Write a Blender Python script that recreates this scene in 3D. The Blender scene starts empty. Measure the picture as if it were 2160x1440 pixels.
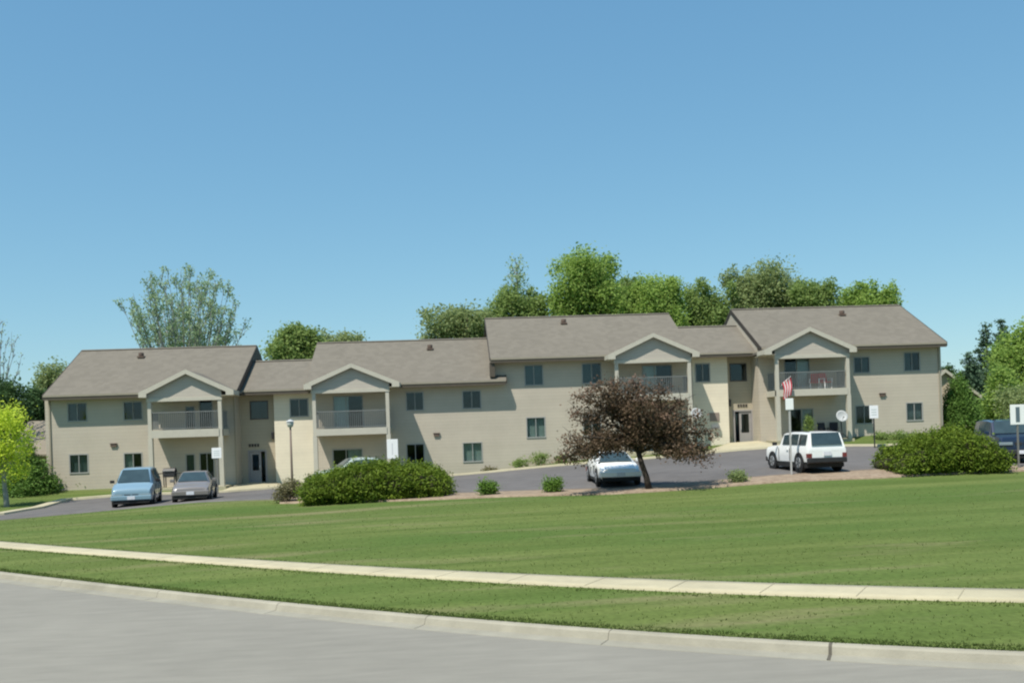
import bpy, bmesh, math, random
import numpy as np
from mathutils import Vector, Matrix
R = math.radians
random.seed(7)
scn = bpy.context.scene
col = scn.collection

# ---------------------------------------------------------------- camera geometry (pixels of the 2160x1440 photo -> world)
F, PXC, PYC = 2040.0, 1080.0, 900.0
YAW, ROLL, CZ = R(3.5), 0.034, 3.5
def ray(px, py):
    dx, dy = px-PXC, py-PYC
    r = dx*math.cos(ROLL)-dy*math.sin(ROLL); u = -dx*math.sin(ROLL)-dy*math.cos(ROLL)
    a, c = r/F, u/F
    return Vector((math.sin(YAW)+a*math.cos(YAW), math.cos(YAW)-a*math.sin(YAW), c))
def P(px, py, d): v = ray(px, py)*d; return Vector((v.x, v.y, v.z+CZ))
def Pz(px, py, z): r = ray(px, py); return P(px, py, (z-CZ)/r.z)
def PY(px, py, Y): r = ray(px, py); return P(px, py, Y/r.y)
def XY(px, py, Y): return PY(px, py, Y).x

# ---------------------------------------------------------------- mesh helpers
ORG = {}
class MB:
    def __init__(s): s.v = []; s.f = []
    def add(s, vs, fs):
        n = len(s.v); s.v += [tuple(v) for v in vs]; s.f += [tuple(i+n for i in f) for f in fs]; return s
    def box(s, x0, x1, y0, y1, z0, z1):
        return s.add([(x0,y0,z0),(x1,y0,z0),(x1,y1,z0),(x0,y1,z0),(x0,y0,z1),(x1,y0,z1),(x1,y1,z1),(x0,y1,z1)],
                     [(0,3,2,1),(4,5,6,7),(0,1,5,4),(1,2,6,5),(2,3,7,6),(3,0,4,7)])
    def cbox(s, c, sz, m=None):
        vs = [Vector((x*sz[0]/2,y*sz[1]/2,z*sz[2]/2)) for z in (-1,1) for x,y in ((-1,-1),(1,-1),(1,1),(-1,1))]
        if m: vs = [m@v for v in vs]
        return s.add([v+Vector(c) for v in vs],[(0,3,2,1),(4,5,6,7),(0,1,5,4),(1,2,6,5),(2,3,7,6),(3,0,4,7)])
    def extx(s, prof, x0, x1):          # (y,z) polygon extruded along x
        n = len(prof)
        return s.add([(x0,y,z) for y,z in prof]+[(x1,y,z) for y,z in prof],
                     [tuple(range(n-1,-1,-1)), tuple(range(n,2*n))]+[(i,(i+1)%n,n+(i+1)%n,n+i) for i in range(n)])
    def exty(s, prof, y0, y1):          # (x,z) polygon extruded along y
        n = len(prof)
        return s.add([(x,y0,z) for x,z in prof]+[(x,y1,z) for x,z in prof],
                     [tuple(range(n)), tuple(range(2*n-1,n-1,-1))]+[((i+1)%n,i,n+i,n+(i+1)%n) for i in range(n)])
    def tube(s, pts, rad, n=8, cap=True):
        pts = [Vector(p) for p in pts]
        if not hasattr(rad,'__len__'): rad = [rad]*len(pts)
        vs = []
        for i, p in enumerate(pts):
            d = (pts[min(i+1,len(pts)-1)]-pts[max(i-1,0)]).normalized()
            a = d.cross(Vector((0,1,0)) if abs(d.y) < .9 else Vector((1,0,0))).normalized(); b = d.cross(a)
            for k in range(n):
                t = 2*math.pi*k/n; vs.append(p+(a*math.cos(t)+b*math.sin(t))*rad[i])
        fs = [(i*n+k, i*n+(k+1)%n, (i+1)*n+(k+1)%n, (i+1)*n+k) for i in range(len(pts)-1) for k in range(n)]
        if cap: fs += [tuple(range(n-1,-1,-1)), tuple((len(pts)-1)*n+k for k in range(n))]
        return s.add(vs, fs)
    def lathe(s, prof, c=(0,0,0), n=16):  # (r,z)
        vs = [(c[0]+r*math.cos(2*math.pi*k/n), c[1]+r*math.sin(2*math.pi*k/n), c[2]+z) for r,z in prof for k in range(n)]
        fs = [(i*n+k, i*n+(k+1)%n, (i+1)*n+(k+1)%n, (i+1)*n+k) for i in range(len(prof)-1) for k in range(n)]
        return s.add(vs, fs)
    def build(s, name, m, parent=None, smooth=False, bevel=0):
        me = bpy.data.meshes.new(name)
        o = ORG.get(parent, Vector((0,0,0)))
        me.from_pydata([(v[0]-o.x, v[1]-o.y, v[2]-o.z) for v in s.v], [], s.f)
        bm = bmesh.new(); bm.from_mesh(me); bmesh.ops.recalc_face_normals(bm, faces=bm.faces); bm.to_mesh(me); bm.free()
        if smooth: me.polygons.foreach_set('use_smooth', [True]*len(me.polygons))
        me.materials.append(m)
        ob = bpy.data.objects.new(name, me); col.objects.link(ob)
        if parent: ob.parent = parent; ORG[ob] = o
        if bevel:
            b = ob.modifiers.new('b', 'BEVEL'); b.width = bevel; b.segments = 2
        return ob
def tag(o, label=None, cat=None, group=None, kind=None):
    if label: o['label'] = label
    if cat: o['category'] = cat
    if group: o['group'] = group
    if kind: o['kind'] = kind
    return o
def thing(name, label, cat, loc=(0,0,0), group=None, rz=0):
    o = bpy.data.objects.new(name, None); col.objects.link(o); o.location = loc; o.rotation_euler.z = rz
    o.empty_display_size = .3
    ORG[o] = Vector(loc); return tag(o, label, cat, group)
def npmesh(name, V, faces_n, m, parent=None, tint=None):
    """V: (N*k,3) array of N k-gons, unshared vertices"""
    k = faces_n; N = len(V)//k
    me = bpy.data.meshes.new(name)
    o = ORG.get(parent, Vector((0,0,0))); V = V-np.array([o.x,o.y,o.z])
    me.vertices.add(len(V)); me.vertices.foreach_set('co', V.astype(np.float32).ravel())
    me.loops.add(len(V)); me.loops.foreach_set('vertex_index', np.arange(len(V), dtype=np.int32))
    me.polygons.add(N); me.polygons.foreach_set('loop_start', np.arange(0, len(V), k, dtype=np.int32))
    me.update(calc_edges=True)
    if tint is not None:
        a = me.attributes.new('tint', 'FLOAT', 'FACE'); a.data.foreach_set('value', tint.astype(np.float32))
    me.materials.append(m)
    ob = bpy.data.objects.new(name, me); col.objects.link(ob)
    if parent: ob.parent = parent; ORG[ob] = o
    return ob

# ---------------------------------------------------------------- materials
MATS = {}
def nodes(name):
    m = bpy.data.materials.new(name); m.use_nodes = True
    nt = m.node_tree; return m, nt, nt.nodes['Principled BSDF']
def mat(name, c, rough=.8, var=.12, scale=2.0, stretch=(1,1,1), bump=0, bscale=30, metal=0, spec=.3, var2=0, scale2=.3, c2=None, coat=0):
    if name in MATS: return MATS[name]
    m, nt, b = nodes(name); L = nt.links.new
    b.inputs['Roughness'].default_value = rough; b.inputs['Metallic'].default_value = metal
    b.inputs['Specular IOR Level'].default_value = spec
    if coat: b.inputs['Coat Weight'].default_value = coat; b.inputs['Coat Roughness'].default_value = .08
    tc = nt.nodes.new('ShaderNodeTexCoord'); mp = nt.nodes.new('ShaderNodeMapping'); mp.inputs['Scale'].default_value = stretch
    L(tc.outputs['Object'], mp.inputs[0])
    n = nt.nodes.new('ShaderNodeTexNoise'); n.inputs['Scale'].default_value = scale; n.inputs['Detail'].default_value = 6; n.inputs['Roughness'].default_value = .65
    L(mp.outputs[0], n.inputs['Vector'])
    mr = nt.nodes.new('ShaderNodeMapRange'); mr.inputs[1].default_value = .3; mr.inputs[2].default_value = .7
    L(n.outputs['Fac'], mr.inputs[0])
    mx = nt.nodes.new('ShaderNodeMix'); mx.data_type = 'RGBA'
    hi = c2 if c2 else tuple(min(1, v*(1+var)) for v in c)
    lo = c if c2 else tuple(v*(1-var) for v in c)
    mx.inputs[6].default_value = (*lo,1); mx.inputs[7].default_value = (*hi,1)
    L(mr.outputs[0], mx.inputs[0]); out = mx.outputs[2]
    if var2:
        n2 = nt.nodes.new('ShaderNodeTexNoise'); n2.inputs['Scale'].default_value = scale2; n2.inputs['Detail'].default_value = 3
        L(tc.outputs['Object'], n2.inputs['Vector'])
        m2 = nt.nodes.new('ShaderNodeMapRange'); m2.inputs[1].default_value = .3; m2.inputs[2].default_value = .7; m2.inputs[3].default_value = 1-var2; m2.inputs[4].default_value = 1+var2
        L(n2.outputs['Fac'], m2.inputs[0])
        mu = nt.nodes.new('ShaderNodeVectorMath'); mu.operation = 'SCALE'; L(out, mu.inputs[0]); L(m2.outputs[0], mu.inputs['Scale']); out = mu.outputs[0]
    L(out, b.inputs['Base Color'])
    if bump:
        bn = nt.nodes.new('ShaderNodeTexNoise'); bn.inputs['Scale'].default_value = bscale; bn.inputs['Detail'].default_value = 4
        L(mp.outputs[0], bn.inputs['Vector'])
        bp = nt.nodes.new('ShaderNodeBump'); bp.inputs['Strength'].default_value = bump; bp.inputs['Distance'].default_value = .03
        L(bn.outputs['Fac'], bp.inputs['Height']); L(bp.outputs[0], b.inputs['Normal'])
    MATS[name] = m; return m
def band_mat(name, c, period, amp, bumpd=.01, rough=.7, brick=None, var=.08, nv=.07):
    """lap siding / shingles: bands in object z with board-to-board variation"""
    m, nt, b = nodes(name); L = nt.links.new
    b.inputs['Roughness'].default_value = rough; b.inputs['Specular IOR Level'].default_value = .2
    tc = nt.nodes.new('ShaderNodeTexCoord')
    sp = nt.nodes.new('ShaderNodeSeparateXYZ'); L(tc.outputs['Object'], sp.inputs[0])
    dv = nt.nodes.new('ShaderNodeMath'); dv.operation = 'DIVIDE'; dv.inputs[1].default_value = period; L(sp.outputs['Z'], dv.inputs[0])
    fr = nt.nodes.new('ShaderNodeMath'); fr.operation = 'FRACT'; L(dv.outputs[0], fr.inputs[0])
    pw = nt.nodes.new('ShaderNodeMath'); pw.operation = 'POWER'; pw.inputs[1].default_value = 4; L(fr.outputs[0], pw.inputs[0])
    fl = nt.nodes.new('ShaderNodeMath'); fl.operation = 'FLOOR'; L(dv.outputs[0], fl.inputs[0])
    if brick:   # tab joints along x with row offset
        mo = nt.nodes.new('ShaderNodeMath'); mo.operation = 'MULTIPLY'; mo.inputs[1].default_value = .37; L(fl.outputs[0], mo.inputs[0])
        dx = nt.nodes.new('ShaderNodeMath'); dx.operation = 'DIVIDE'; dx.inputs[1].default_value = brick; L(sp.outputs['X'], dx.inputs[0])
        ad = nt.nodes.new('ShaderNodeMath'); ad.operation = 'ADD'; L(dx.outputs[0], ad.inputs[0]); L(mo.outputs[0], ad.inputs[1])
        f2 = nt.nodes.new('ShaderNodeMath'); f2.operation = 'FLOOR'; L(ad.outputs[0], f2.inputs[0])
        cb = nt.nodes.new('ShaderNodeCombineXYZ'); L(f2.outputs[0], cb.inputs[0]); L(fl.outputs[0], cb.inputs[1])
    else:
        cb = nt.nodes.new('ShaderNodeCombineXYZ'); L(fl.outputs[0], cb.inputs[1])
    wn = nt.nodes.new('ShaderNodeTexWhiteNoise'); wn.noise_dimensions = '3D'; L(cb.outputs[0], wn.inputs['Vector'])
    n = nt.nodes.new('ShaderNodeTexNoise'); n.inputs['Scale'].default_value = .5; n.inputs['Detail'].default_value = 8; n.inputs['Roughness'].default_value = .7
    L(tc.outputs['Object'], n.inputs['Vector'])
    s1 = nt.nodes.new('ShaderNodeMath'); s1.operation = 'MULTIPLY_ADD'; s1.inputs[1].default_value = var; s1.inputs[2].default_value = 1-var/2; L(wn.outputs['Value'], s1.inputs[0])
    s2 = nt.nodes.new('ShaderNodeMapRange'); s2.inputs[1].default_value = .3; s2.inputs[2].default_value = .7; s2.inputs[3].default_value = 1-nv; s2.inputs[4].default_value = 1+nv; L(n.outputs['Fac'], s2.inputs[0])
    s3 = nt.nodes.new('ShaderNodeMath'); s3.operation = 'MULTIPLY'; L(s1.outputs[0], s3.inputs[0]); L(s2.outputs[0], s3.inputs[1])
    s4 = nt.nodes.new('ShaderNodeMath'); s4.operation = 'MULTIPLY_ADD'; s4.inputs[1].default_value = -amp; s4.inputs[2].default_value = 1; L(pw.outputs[0], s4.inputs[0])
    s5 = nt.nodes.new('ShaderNodeMath'); s5.operation = 'MULTIPLY'; L(s3.outputs[0], s5.inputs[0]); L(s4.outputs[0], s5.inputs[1])
    mu = nt.nodes.new('ShaderNodeVectorMath'); mu.operation = 'SCALE'; mu.inputs[0].default_value = c; L(s5.outputs[0], mu.inputs['Scale'])
    L(mu.outputs[0], b.inputs['Base Color'])
    bp = nt.nodes.new('ShaderNodeBump'); bp.inputs['Strength'].default_value = .4; bp.inputs['Distance'].default_value = bumpd
    iv = nt.nodes.new('ShaderNodeMath'); iv.operation = 'SUBTRACT'; iv.inputs[0].default_value = 1; L(fr.outputs[0], iv.inputs[1])
    L(iv.outputs[0], bp.inputs['Height']); L(bp.outputs[0], b.inputs['Normal'])
    MATS[name] = m; return m
def leaf_mat(name, lo, hi, trans=.35):
    m, nt, b = nodes(name); L = nt.links.new
    nt.nodes.remove(b); out = nt.nodes['Material Output']
    at = nt.nodes.new('ShaderNodeAttribute'); at.attribute_name = 'tint'
    cr = nt.nodes.new('ShaderNodeMix'); cr.data_type = 'RGBA'; cr.inputs[6].default_value = (*lo,1); cr.inputs[7].default_value = (*hi,1)
    L(at.outputs['Fac'], cr.inputs[0])
    d = nt.nodes.new('ShaderNodeBsdfPrincipled'); d.inputs['Roughness'].default_value = .6; d.inputs['Specular IOR Level'].default_value = .15
    t = nt.nodes.new('ShaderNodeBsdfTranslucent'); mx = nt.nodes.new('ShaderNodeMixShader'); mx.inputs[0].default_value = trans
    L(cr.outputs[2], d.inputs['Base Color']); L(cr.outputs[2], t.inputs[0]); L(d.outputs[0], mx.inputs[1]); L(t.outputs[0], mx.inputs[2]); L(mx.outputs[0], out.inputs[0])
    MATS[name] = m; return m
def glass_mat(name, tint, k):
    m, nt, b = nodes(name); L = nt.links.new
    nt.nodes.remove(b); out = nt.nodes['Material Output']
    tr = nt.nodes.new('ShaderNodeBsdfTransparent'); tr.inputs[0].default_value = (*tint,1)
    gl = nt.nodes.new('ShaderNodeBsdfGlossy'); gl.inputs['Roughness'].default_value = .04; gl.inputs['Color'].default_value = (.85,.95,1,1)
    fr = nt.nodes.new('ShaderNodeLayerWeight'); p5 = nt.nodes.new('ShaderNodeMath'); p5.operation = 'POWER'; p5.inputs[1].default_value = 4; L(fr.outputs['Facing'], p5.inputs[0])
    ma = nt.nodes.new('ShaderNodeMath'); ma.operation = 'MULTIPLY_ADD'; ma.inputs[1].default_value = .9; ma.inputs[2].default_value = .022+k; L(p5.outputs[0], ma.inputs[0])
    mx = nt.nodes.new('ShaderNodeMixShader'); L(ma.outputs[0], mx.inputs[0]); L(tr.outputs[0], mx.inputs[1]); L(gl.outputs[0], mx.inputs[2]); L(mx.outputs[0], out.inputs[0])
    MATS[name] = m; return m

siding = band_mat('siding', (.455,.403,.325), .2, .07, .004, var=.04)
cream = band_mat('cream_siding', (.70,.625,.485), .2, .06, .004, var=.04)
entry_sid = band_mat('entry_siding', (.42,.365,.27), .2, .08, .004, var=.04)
shingle = band_mat('shingles', (.158,.142,.116), .14, .12, .006, .9, brick=.33, var=.14, nv=.05)
trim = mat('trim', (.47,.44,.36), .6, .05, 3)
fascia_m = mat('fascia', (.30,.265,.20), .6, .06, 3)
darktrim = mat('dark_trim', (.05,.042,.035), .6, .2, 3)
rail_m = mat('railing', (.19,.195,.185), .5, .08, 4)
soffit_m = mat('soffit', (.40,.37,.31), .8, .05, 3)
winframe = mat('window_frame', (.31,.31,.29), .5, .05, 5)
winframe_d = mat('window_frame_dark', (.10,.09,.085), .5, .1, 5)
glass = glass_mat('window_glass', (.74,.80,.80), .012)
curtain_m = mat('curtain', (.50,.53,.47), .9, .15, 4, (6,1,.3))
blind_m = mat('blind', (.16,.19,.185), .9, .15, 3, (1,1,12))
whitec = mat('white_curtain', (.75,.8,.8), .9, .1, 4, (8,1,.3))
fascia_shade_m = mat('fascia_shade', (.085,.07,.052), .6, .1, 3)  # dark brown with the shade under the eaves put into its colour
door_m = mat('door_paint', (.30,.28,.27), .5, .06, 3)
dark_in = mat('dark_interior', (.03,.03,.03), .9, .1, 3)
concrete = mat('concrete', (.40,.36,.245), .9, .10, 1.5, bump=.2, bscale=40, var2=.08, scale2=.25)
kerb_m = mat('kerb_concrete', (.295,.275,.215), .9, .12, 2.0, bump=.2, bscale=30, var2=.1, scale2=.4)
asphalt = mat('lot_asphalt', (.116,.108,.104), .9, .14, 1.2, (1,1,1), bump=.2, bscale=60, var2=.12, scale2=.15)
road_m = mat('road_asphalt', (.218,.207,.176), .9, .10, 2.5, (.35,1.6,1), bump=.3, bscale=70, var2=.07, scale2=.2)
mulch_m = mat('mulch', (.18,.13,.09), .95, .35, 4, bump=.6, bscale=20, c2=(.32,.25,.18))
bark = mat('bark', (.10,.075,.055), .9, .3, 5, (1,1,.3), bump=.5, bscale=15)
bark_grey = mat('bark_grey', (.24,.25,.24), .9, .2, 5, (1,1,.3))
black = mat('black_rubber', (.02,.02,.02), .8, .2, 6)
blackm = mat('black_metal', (.03,.03,.032), .4, .2, 6)
chrome = mat('silver_metal', (.55,.56,.57), .3, .05, 4, metal=.8)
white_sign = mat('sign_white', (.80,.80,.78), .6, .03, 3)
ROLLS, SKY, EXPO = -1, (1.0,.1,3.5,.115), 0.33
# ---------------------------------------------------------------- terrain
KERB = [(0,1205),(270,1235),(415,1250),(800,1290),(1080,1312),(1420,1334),(1750,1352),(2160,1375)]
kp = np.array([[*Pz(x,y,.15)] for x,y in KERB])
kfit = np.polyfit(kp[:,0], kp[:,1], 3)
KX0, KX1 = kp[0,0], kp[-1,0]
def poly_lin(fit, a, b):
    d = np.polyder(fit)
    def f(X):
        if X < a: return float(np.polyval(fit,a)+np.polyval(d,a)*(X-a))
        if X > b: return float(np.polyval(fit,b)+np.polyval(d,b)*(X-b))
        return float(np.polyval(fit,X))
    return f
Yk = poly_lin(kfit, KX0, KX1)
SWB = [(0,1143),(270,1161),(500,1181),(800,1198),(1080,1211),(1580,1228),(2160,1246)]   # far edge of the pavement
SWN = [(0,1155),(270,1174),(500,1194),(800,1214),(1080,1230),(1580,1251),(2160,1270)]
sb = np.array([[*Pz(x,y,.32)] for x,y in SWB]); sn = np.array([[*Pz(x,y,.28)] for x,y in SWN])
Ysb = poly_lin(np.polyfit(sb[:,0], sb[:,1], 3), sb[0,0], sb[-1,0])
Ysn = poly_lin(np.polyfit(sn[:,0], sn[:,1], 3), sn[0,0], sn[-1,0])
FAR = [(-120,1100,43.6),(0,1087,45),(80,1074,48),(135,1058,53),(240,1048,54),(470,1040,54.5),(600,1030,56),(780,1015,57),(950,1005,57),(1080,993,57),(1235,979,56),(1380,968,56),(1480,959,56),(1560,951,56),(1640,945,56),(1870,942,56),(2050,938,56.5),(2400,935,58)]
NEAR = [(-120,1106,41.5),(0,1097,42),(240,1076,43.5),(400,1060,43.5),(560,1053,42.5),(800,1048,41),(960,1044,40),(1100,1038,39),(1290,1034,38.2),(1500,1018,38.2),(1640,1005,38.5),(1850,993,39),(2110,986,39.3),(2400,980,40)]
BED = [(585,1063,40.5),(640,1062,40),(800,1059,38.8),(960,1052,37.5),(1100,1047,37),(1290,1043,36.5),(1500,1030,36.6),(1640,1018,36.8),(1850,1011,37),(2110,996,37.5),(2400,988,38.2)]
BASE = [(60,1030,60.0),(150,1029,59),(300,1027,58),(470,1024,58.6),(540,1018,61),(620,1018,60),(1000,1001,60.5),(1085,986,60.6),(1300,962,60.6),(1470,942,61),(1560,936,61),(1640,932,60.5),(1870,918,60.5),(1990,912,60.5)]
ctrl = [[*P(*p)] for L_ in (FAR, NEAR, BED, BASE) for p in L_]
for X in np.linspace(-34, 26, 13): ctrl.append([X, Yk(X), .14]); ctrl.append([X, Ysn(X), .27]); ctrl.append([X, Ysb(X), .31])
ctrl += [[-90,66,.2],[-90,110,1.2],[-90,200,2],[90,0,.3],[90,60,2.2],[90,200,3],[0,200,2.5],[-12,80,1.0],[14,80,2],[-36,80,.9],[40,75,2.2],[-60,60,.4]]
ctrl = np.array(ctrl, dtype=float)
def _k(r2): return np.where(r2 > 1e-9, .5*r2*np.log(np.maximum(r2,1e-9)), 0.)
def _solve(c, lam):
    n = len(c); d2 = ((c[:,None,:2]-c[None,:,:2])**2).sum(-1)
    A = np.zeros((n+3,n+3)); A[:n,:n] = _k(d2)+lam*np.eye(n)
    A[:n,n] = 1; A[:n,n+1:] = c[:,:2]; A[n,:n] = 1; A[n+1:,:n] = c[:,:2].T
    return np.linalg.solve(A, np.concatenate([c[:,2], np.zeros(3)]))
W = _solve(ctrl, 6.0)
def tz_arr(XYs):
    q = np.atleast_2d(np.asarray(XYs, float)); qq = q.copy()
    qq[:,0] = np.clip(qq[:,0], -90, 90); qq[:,1] = np.clip(qq[:,1], 0, 200)
    out = np.empty(len(q))
    for i in range(0, len(q), 4000):
        s = qq[i:i+4000]; d2 = ((s[:,None,:]-ctrl[None,:,:2])**2).sum(-1)
        out[i:i+4000] = _k(d2)@W[:-3]+W[-3]+s@W[-2:]
    return out
def tz(x, y): return float(tz_arr([[x,y]])[0])
def G(px, py, d):
    """ground point under the ray (px,py) at depth about d"""
    v = P(px,py,d); return Vector((v.x, v.y, tz(v.x,v.y)))
def lerp_poly(L_, xs):
    a = np.array(L_, float); return [(x, float(np.interp(x,a[:,0],a[:,1])), float(np.interp(x,a[:,0],a[:,2]))) for x in xs]

def axis(a, b, fine, far, step, grow):
    xs = list(np.arange(a, b+1e-6, fine)); s = step
    while xs[-1] < far: xs.append(xs[-1]+s); s *= grow
    return xs
xs = axis(-45, 45, .6, 700, 1.2, 1.25); xs = sorted(set([-x for x in xs if x > 45]+xs))
ts = axis(0, 62, .6, 800, 1.2, 1.25)
grid = np.array([[x, Yk(x)+t] for x in xs for t in ts]); gz = tz_arr(grid)
def lawn_material():
    m, nt, b = nodes('lawn'); L = nt.links.new; b.inputs['Roughness'].default_value = .95; b.inputs['Specular IOR Level'].default_value = .1
    tc = nt.nodes.new('ShaderNodeTexCoord')
    def noise(sc, st, det, lo, hi, rot=0):
        mp = nt.nodes.new('ShaderNodeMapping'); mp.inputs['Scale'].default_value = st; mp.inputs['Rotation'].default_value = (0,0,rot); L(tc.outputs['Object'], mp.inputs[0])
        n = nt.nodes.new('ShaderNodeTexNoise'); n.inputs['Scale'].default_value = sc; n.inputs['Detail'].default_value = det; L(mp.outputs[0], n.inputs['Vector'])
        r = nt.nodes.new('ShaderNodeMapRange'); r.inputs[1].default_value = lo; r.inputs[2].default_value = hi; L(n.outputs['Fac'], r.inputs[0]); return r.outputs[0], n
    def mix(f, a, c2):
        x = nt.nodes.new('ShaderNodeMix'); x.data_type = 'RGBA'; L(f, x.inputs[0])
        if isinstance(a, tuple): x.inputs[6].default_value = (*a,1)
        else: L(a, x.inputs[6])
        x.inputs[7].default_value = (*c2,1); return x.outputs[2]
    streak, _ = noise(.9, (.10,1.5,1), 5, .35, .68); patch, _ = noise(.16, (.5,1.6,1), 4, .45, .70, .1); dry, _ = noise(.55, (.22,1.6,1), 6, .56, .74); fine, fn = noise(9, (1,1,1), 4, .3, .7)
    c = mix(streak, (.074,.106,.025), (.118,.148,.043)); c = mix(patch, c, (.068,.112,.025)); c = mix(dry, c, (.165,.158,.075))
    f2 = nt.nodes.new('ShaderNodeMath'); f2.operation = 'MULTIPLY_ADD'; f2.inputs[1].default_value = .30; f2.inputs[2].default_value = .85; L(fine, f2.inputs[0])
    mu = nt.nodes.new('ShaderNodeVectorMath'); mu.operation = 'SCALE'; L(c, mu.inputs[0]); L(f2.outputs[0], mu.inputs['Scale']); L(mu.outputs[0], b.inputs['Base Color'])
    bp = nt.nodes.new('ShaderNodeBump'); bp.inputs['Strength'].default_value = .35; bp.inputs['Distance'].default_value = .03; L(fn.outputs['Fac'], bp.inputs['Height']); L(bp.outputs[0], b.inputs['Normal'])
    return m
lawn_base = lawn_material()
nt = len(ts)
mb = MB(); mb.v = [(g[0], g[1], z) for g, z in zip(grid, gz)]
mb.f = [(i*nt+j, (i+1)*nt+j, (i+1)*nt+j+1, i*nt+j+1) for i in range(len(xs)-1) for j in range(nt-1)]
tag(mb.build('lawn', lawn_base, smooth=True), kind='structure')
def strip(name, A, B, rows, m, lift, kind='structure'):
    """sheet between polylines A and B (lists of (x,y)), laid on the terrain"""
    A = np.array(A); B = np.array(B); kk = [0, .006]+[k/rows for k in range(1,rows)]+[.994, 1]; rows = len(kk)-1; g = np.array([a*(1-k)+b*k for a, b in zip(A,B) for k in kk])
    z = tz_arr(g)+lift; n = rows+1; z[0::n] -= lift+.03; z[n-1::n] -= lift+.03; mb = MB(); mb.v = [(p[0],p[1],q) for p, q in zip(g,z)]
    mb.f = [(i*n+j, (i+1)*n+j, (i+1)*n+j+1, i*n+j+1) for i in range(len(A)-1) for j in range(rows)]
    return tag(mb.build(name, m, smooth=True), kind=kind)
sx = np.arange(-60, 50, .5)
strip('pavement', [(x,Ysn(x)) for x in sx], [(x,Ysb(x)) for x in sx], 4, concrete, .045)
# joints of the pavement
mb = MB()
for x in np.arange(-50, 45, 1.5):
    a = Vector((x, Ysn(x), 0)); b = Vector((x+.55, Ysb(x+.55), 0)); 
    d = (b-a).normalized(); nrm = Vector((-d.y, d.x, 0))*.007
    q = [a+nrm, a-nrm, b-nrm, b+nrm]; mb.add([(p.x,p.y,tz(p.x,p.y)+.052) for p in q], [(0,1,2,3)])
tag(mb.build('pavement_joint', mat('joint', (.31,.28,.19), .9)), kind='structure')
# kerb with gutter pan, road, bank across the road
def kslope(x): return (Yk(x+.1)-Yk(x-.1))/.2
def off(x, d):
    s = kslope(x); n = Vector((s, -1, 0)).normalized(); return Vector((x, Yk(x), 0))+n*d
prof = [(-.06,.10),(-.02,.150),(.10,.150),(.15,.125),(.19,.02),(.20,-.02)]
kx = sorted(list(np.arange(-70, 60, .5))+[-300,-150,300,150])
mb = MB(); n = len(prof)
for x in kx:
    for d, z in prof: p = off(x,d); mb.v.append((p.x,p.y,z))
mb.f = [(i*n+j, (i+1)*n+j, (i+1)*n+j+1, i*n+j+1) for i in range(len(kx)-1) for j in range(n-1)]
tag(mb.build('kerb', kerb_m, smooth=False), kind='structure')
gm = mat('gutter_concrete', (.262,.248,.20), .9, .10, 2.0, bump=.2, bscale=30, var2=.1, scale2=.4); mb = MB(); gp = [(.185,.0),(.186,.021),(.50,.008),(.52,-.05)]
for x in kx:
    for d, z in gp: p = off(x,d); mb.v.append((p.x,p.y,z))
mb.f = [(i*4+j, (i+1)*4+j, (i+1)*4+j+1, i*4+j+1) for i in range(len(kx)-1) for j in range(3)]
tag(mb.build('gutter', gm, smooth=False), kind='structure')
kj = MB()
xj = XY(1750,1352,20); pk = Pz(1750,1353,.15)
for x in np.arange(pk.x-36, pk.x+15, 3.0):
    w = .022 if abs(x-pk.x) < .1 else .004
    q = []
    for d, z in prof[:-1]+[(.50,.010)]:
        p = off(x,d); q.append((p.x-w, p.y+kslope(x)*-w, z+.004)); 
    q2 = [(a+2*w, b_+kslope(x)*2*w, c) for a,b_,c in q]
    kj.add(q+q2, [(i, i+1, len(q)+i+1, len(q)+i) for i in range(len(q)-1)])
tag(kj.build('kerb_joint', mat('kerb_joint', (.10,.09,.07), .9)), kind='structure')
mb = MB(); rows = 8
for x in kx:
    for j in range(rows+1): p = off(x, .48+j*(11-.48)/rows); mb.v.append((p.x,p.y,0.0))
n = rows+1; mb.f = [(i*n+j, (i+1)*n+j, (i+1)*n+j+1, i*n+j+1) for i in range(len(kx)-1) for j in range(rows)]
tag(mb.build('road', road_m), kind='structure')
mb = MB()
for x in kx:
    for d, z in ((10.98,-.02),(11.0,.15),(11.2,.15),(11.25,.10)): p = off(x,d); mb.v.append((p.x,p.y,z))
mb.f = [(i*4+j, (i+1)*4+j, (i+1)*4+j+1, i*4+j+1) for i in range(len(kx)-1) for j in range(3)]
tag(mb.build('far_kerb', kerb_m), kind='structure')
mb = MB(); pr = [(11.2,.12),(13,.8),(16,1.7),(22,1.9),(60,2.0),(500,2.0)]
for x in kx:
    for d, z in pr: p = off(x,d); mb.v.append((p.x,p.y,z))
mb.f = [(i*6+j, (i+1)*6+j, (i+1)*6+j+1, i*6+j+1) for i in range(len(kx)-1) for j in range(5)]
tag(mb.build('ground', lawn_base), kind='structure')
# parking lot, planting bed, lot kerb, entrance walks
pxs = np.linspace(-120, 2400, 127)
A = [P(*p).xy for p in lerp_poly(NEAR, pxs)]; B = [P(*p).xy for p in lerp_poly(FAR, pxs)]
strip('parking_lot', A, B, 16, asphalt, .05)
pb = np.linspace(590, 2400, 90)
strip('mulch_bed', [P(*p).xy for p in lerp_poly(BED, pb)], [P(*p).xy+Vector((0,.35)) for p in lerp_poly(NEAR, pb)], 5, mulch_m, .065)
mb = MB(); q = [P(*p) for p in lerp_poly(FAR, pxs)]
prof2 = [(-.6,.04),(-.32,.15),(.25,.15),(.30,.0)]
for i, p in enumerate(q):
    d = (q[min(i+1,len(q)-1)]-q[max(i-1,0)]); nn = Vector((d.y,-d.x,0)).normalized()
    z = tz(p.x,p.y)
    for o_, h in prof2: w = p+nn*o_; mb.v.append((w.x, w.y, z+h))
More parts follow.
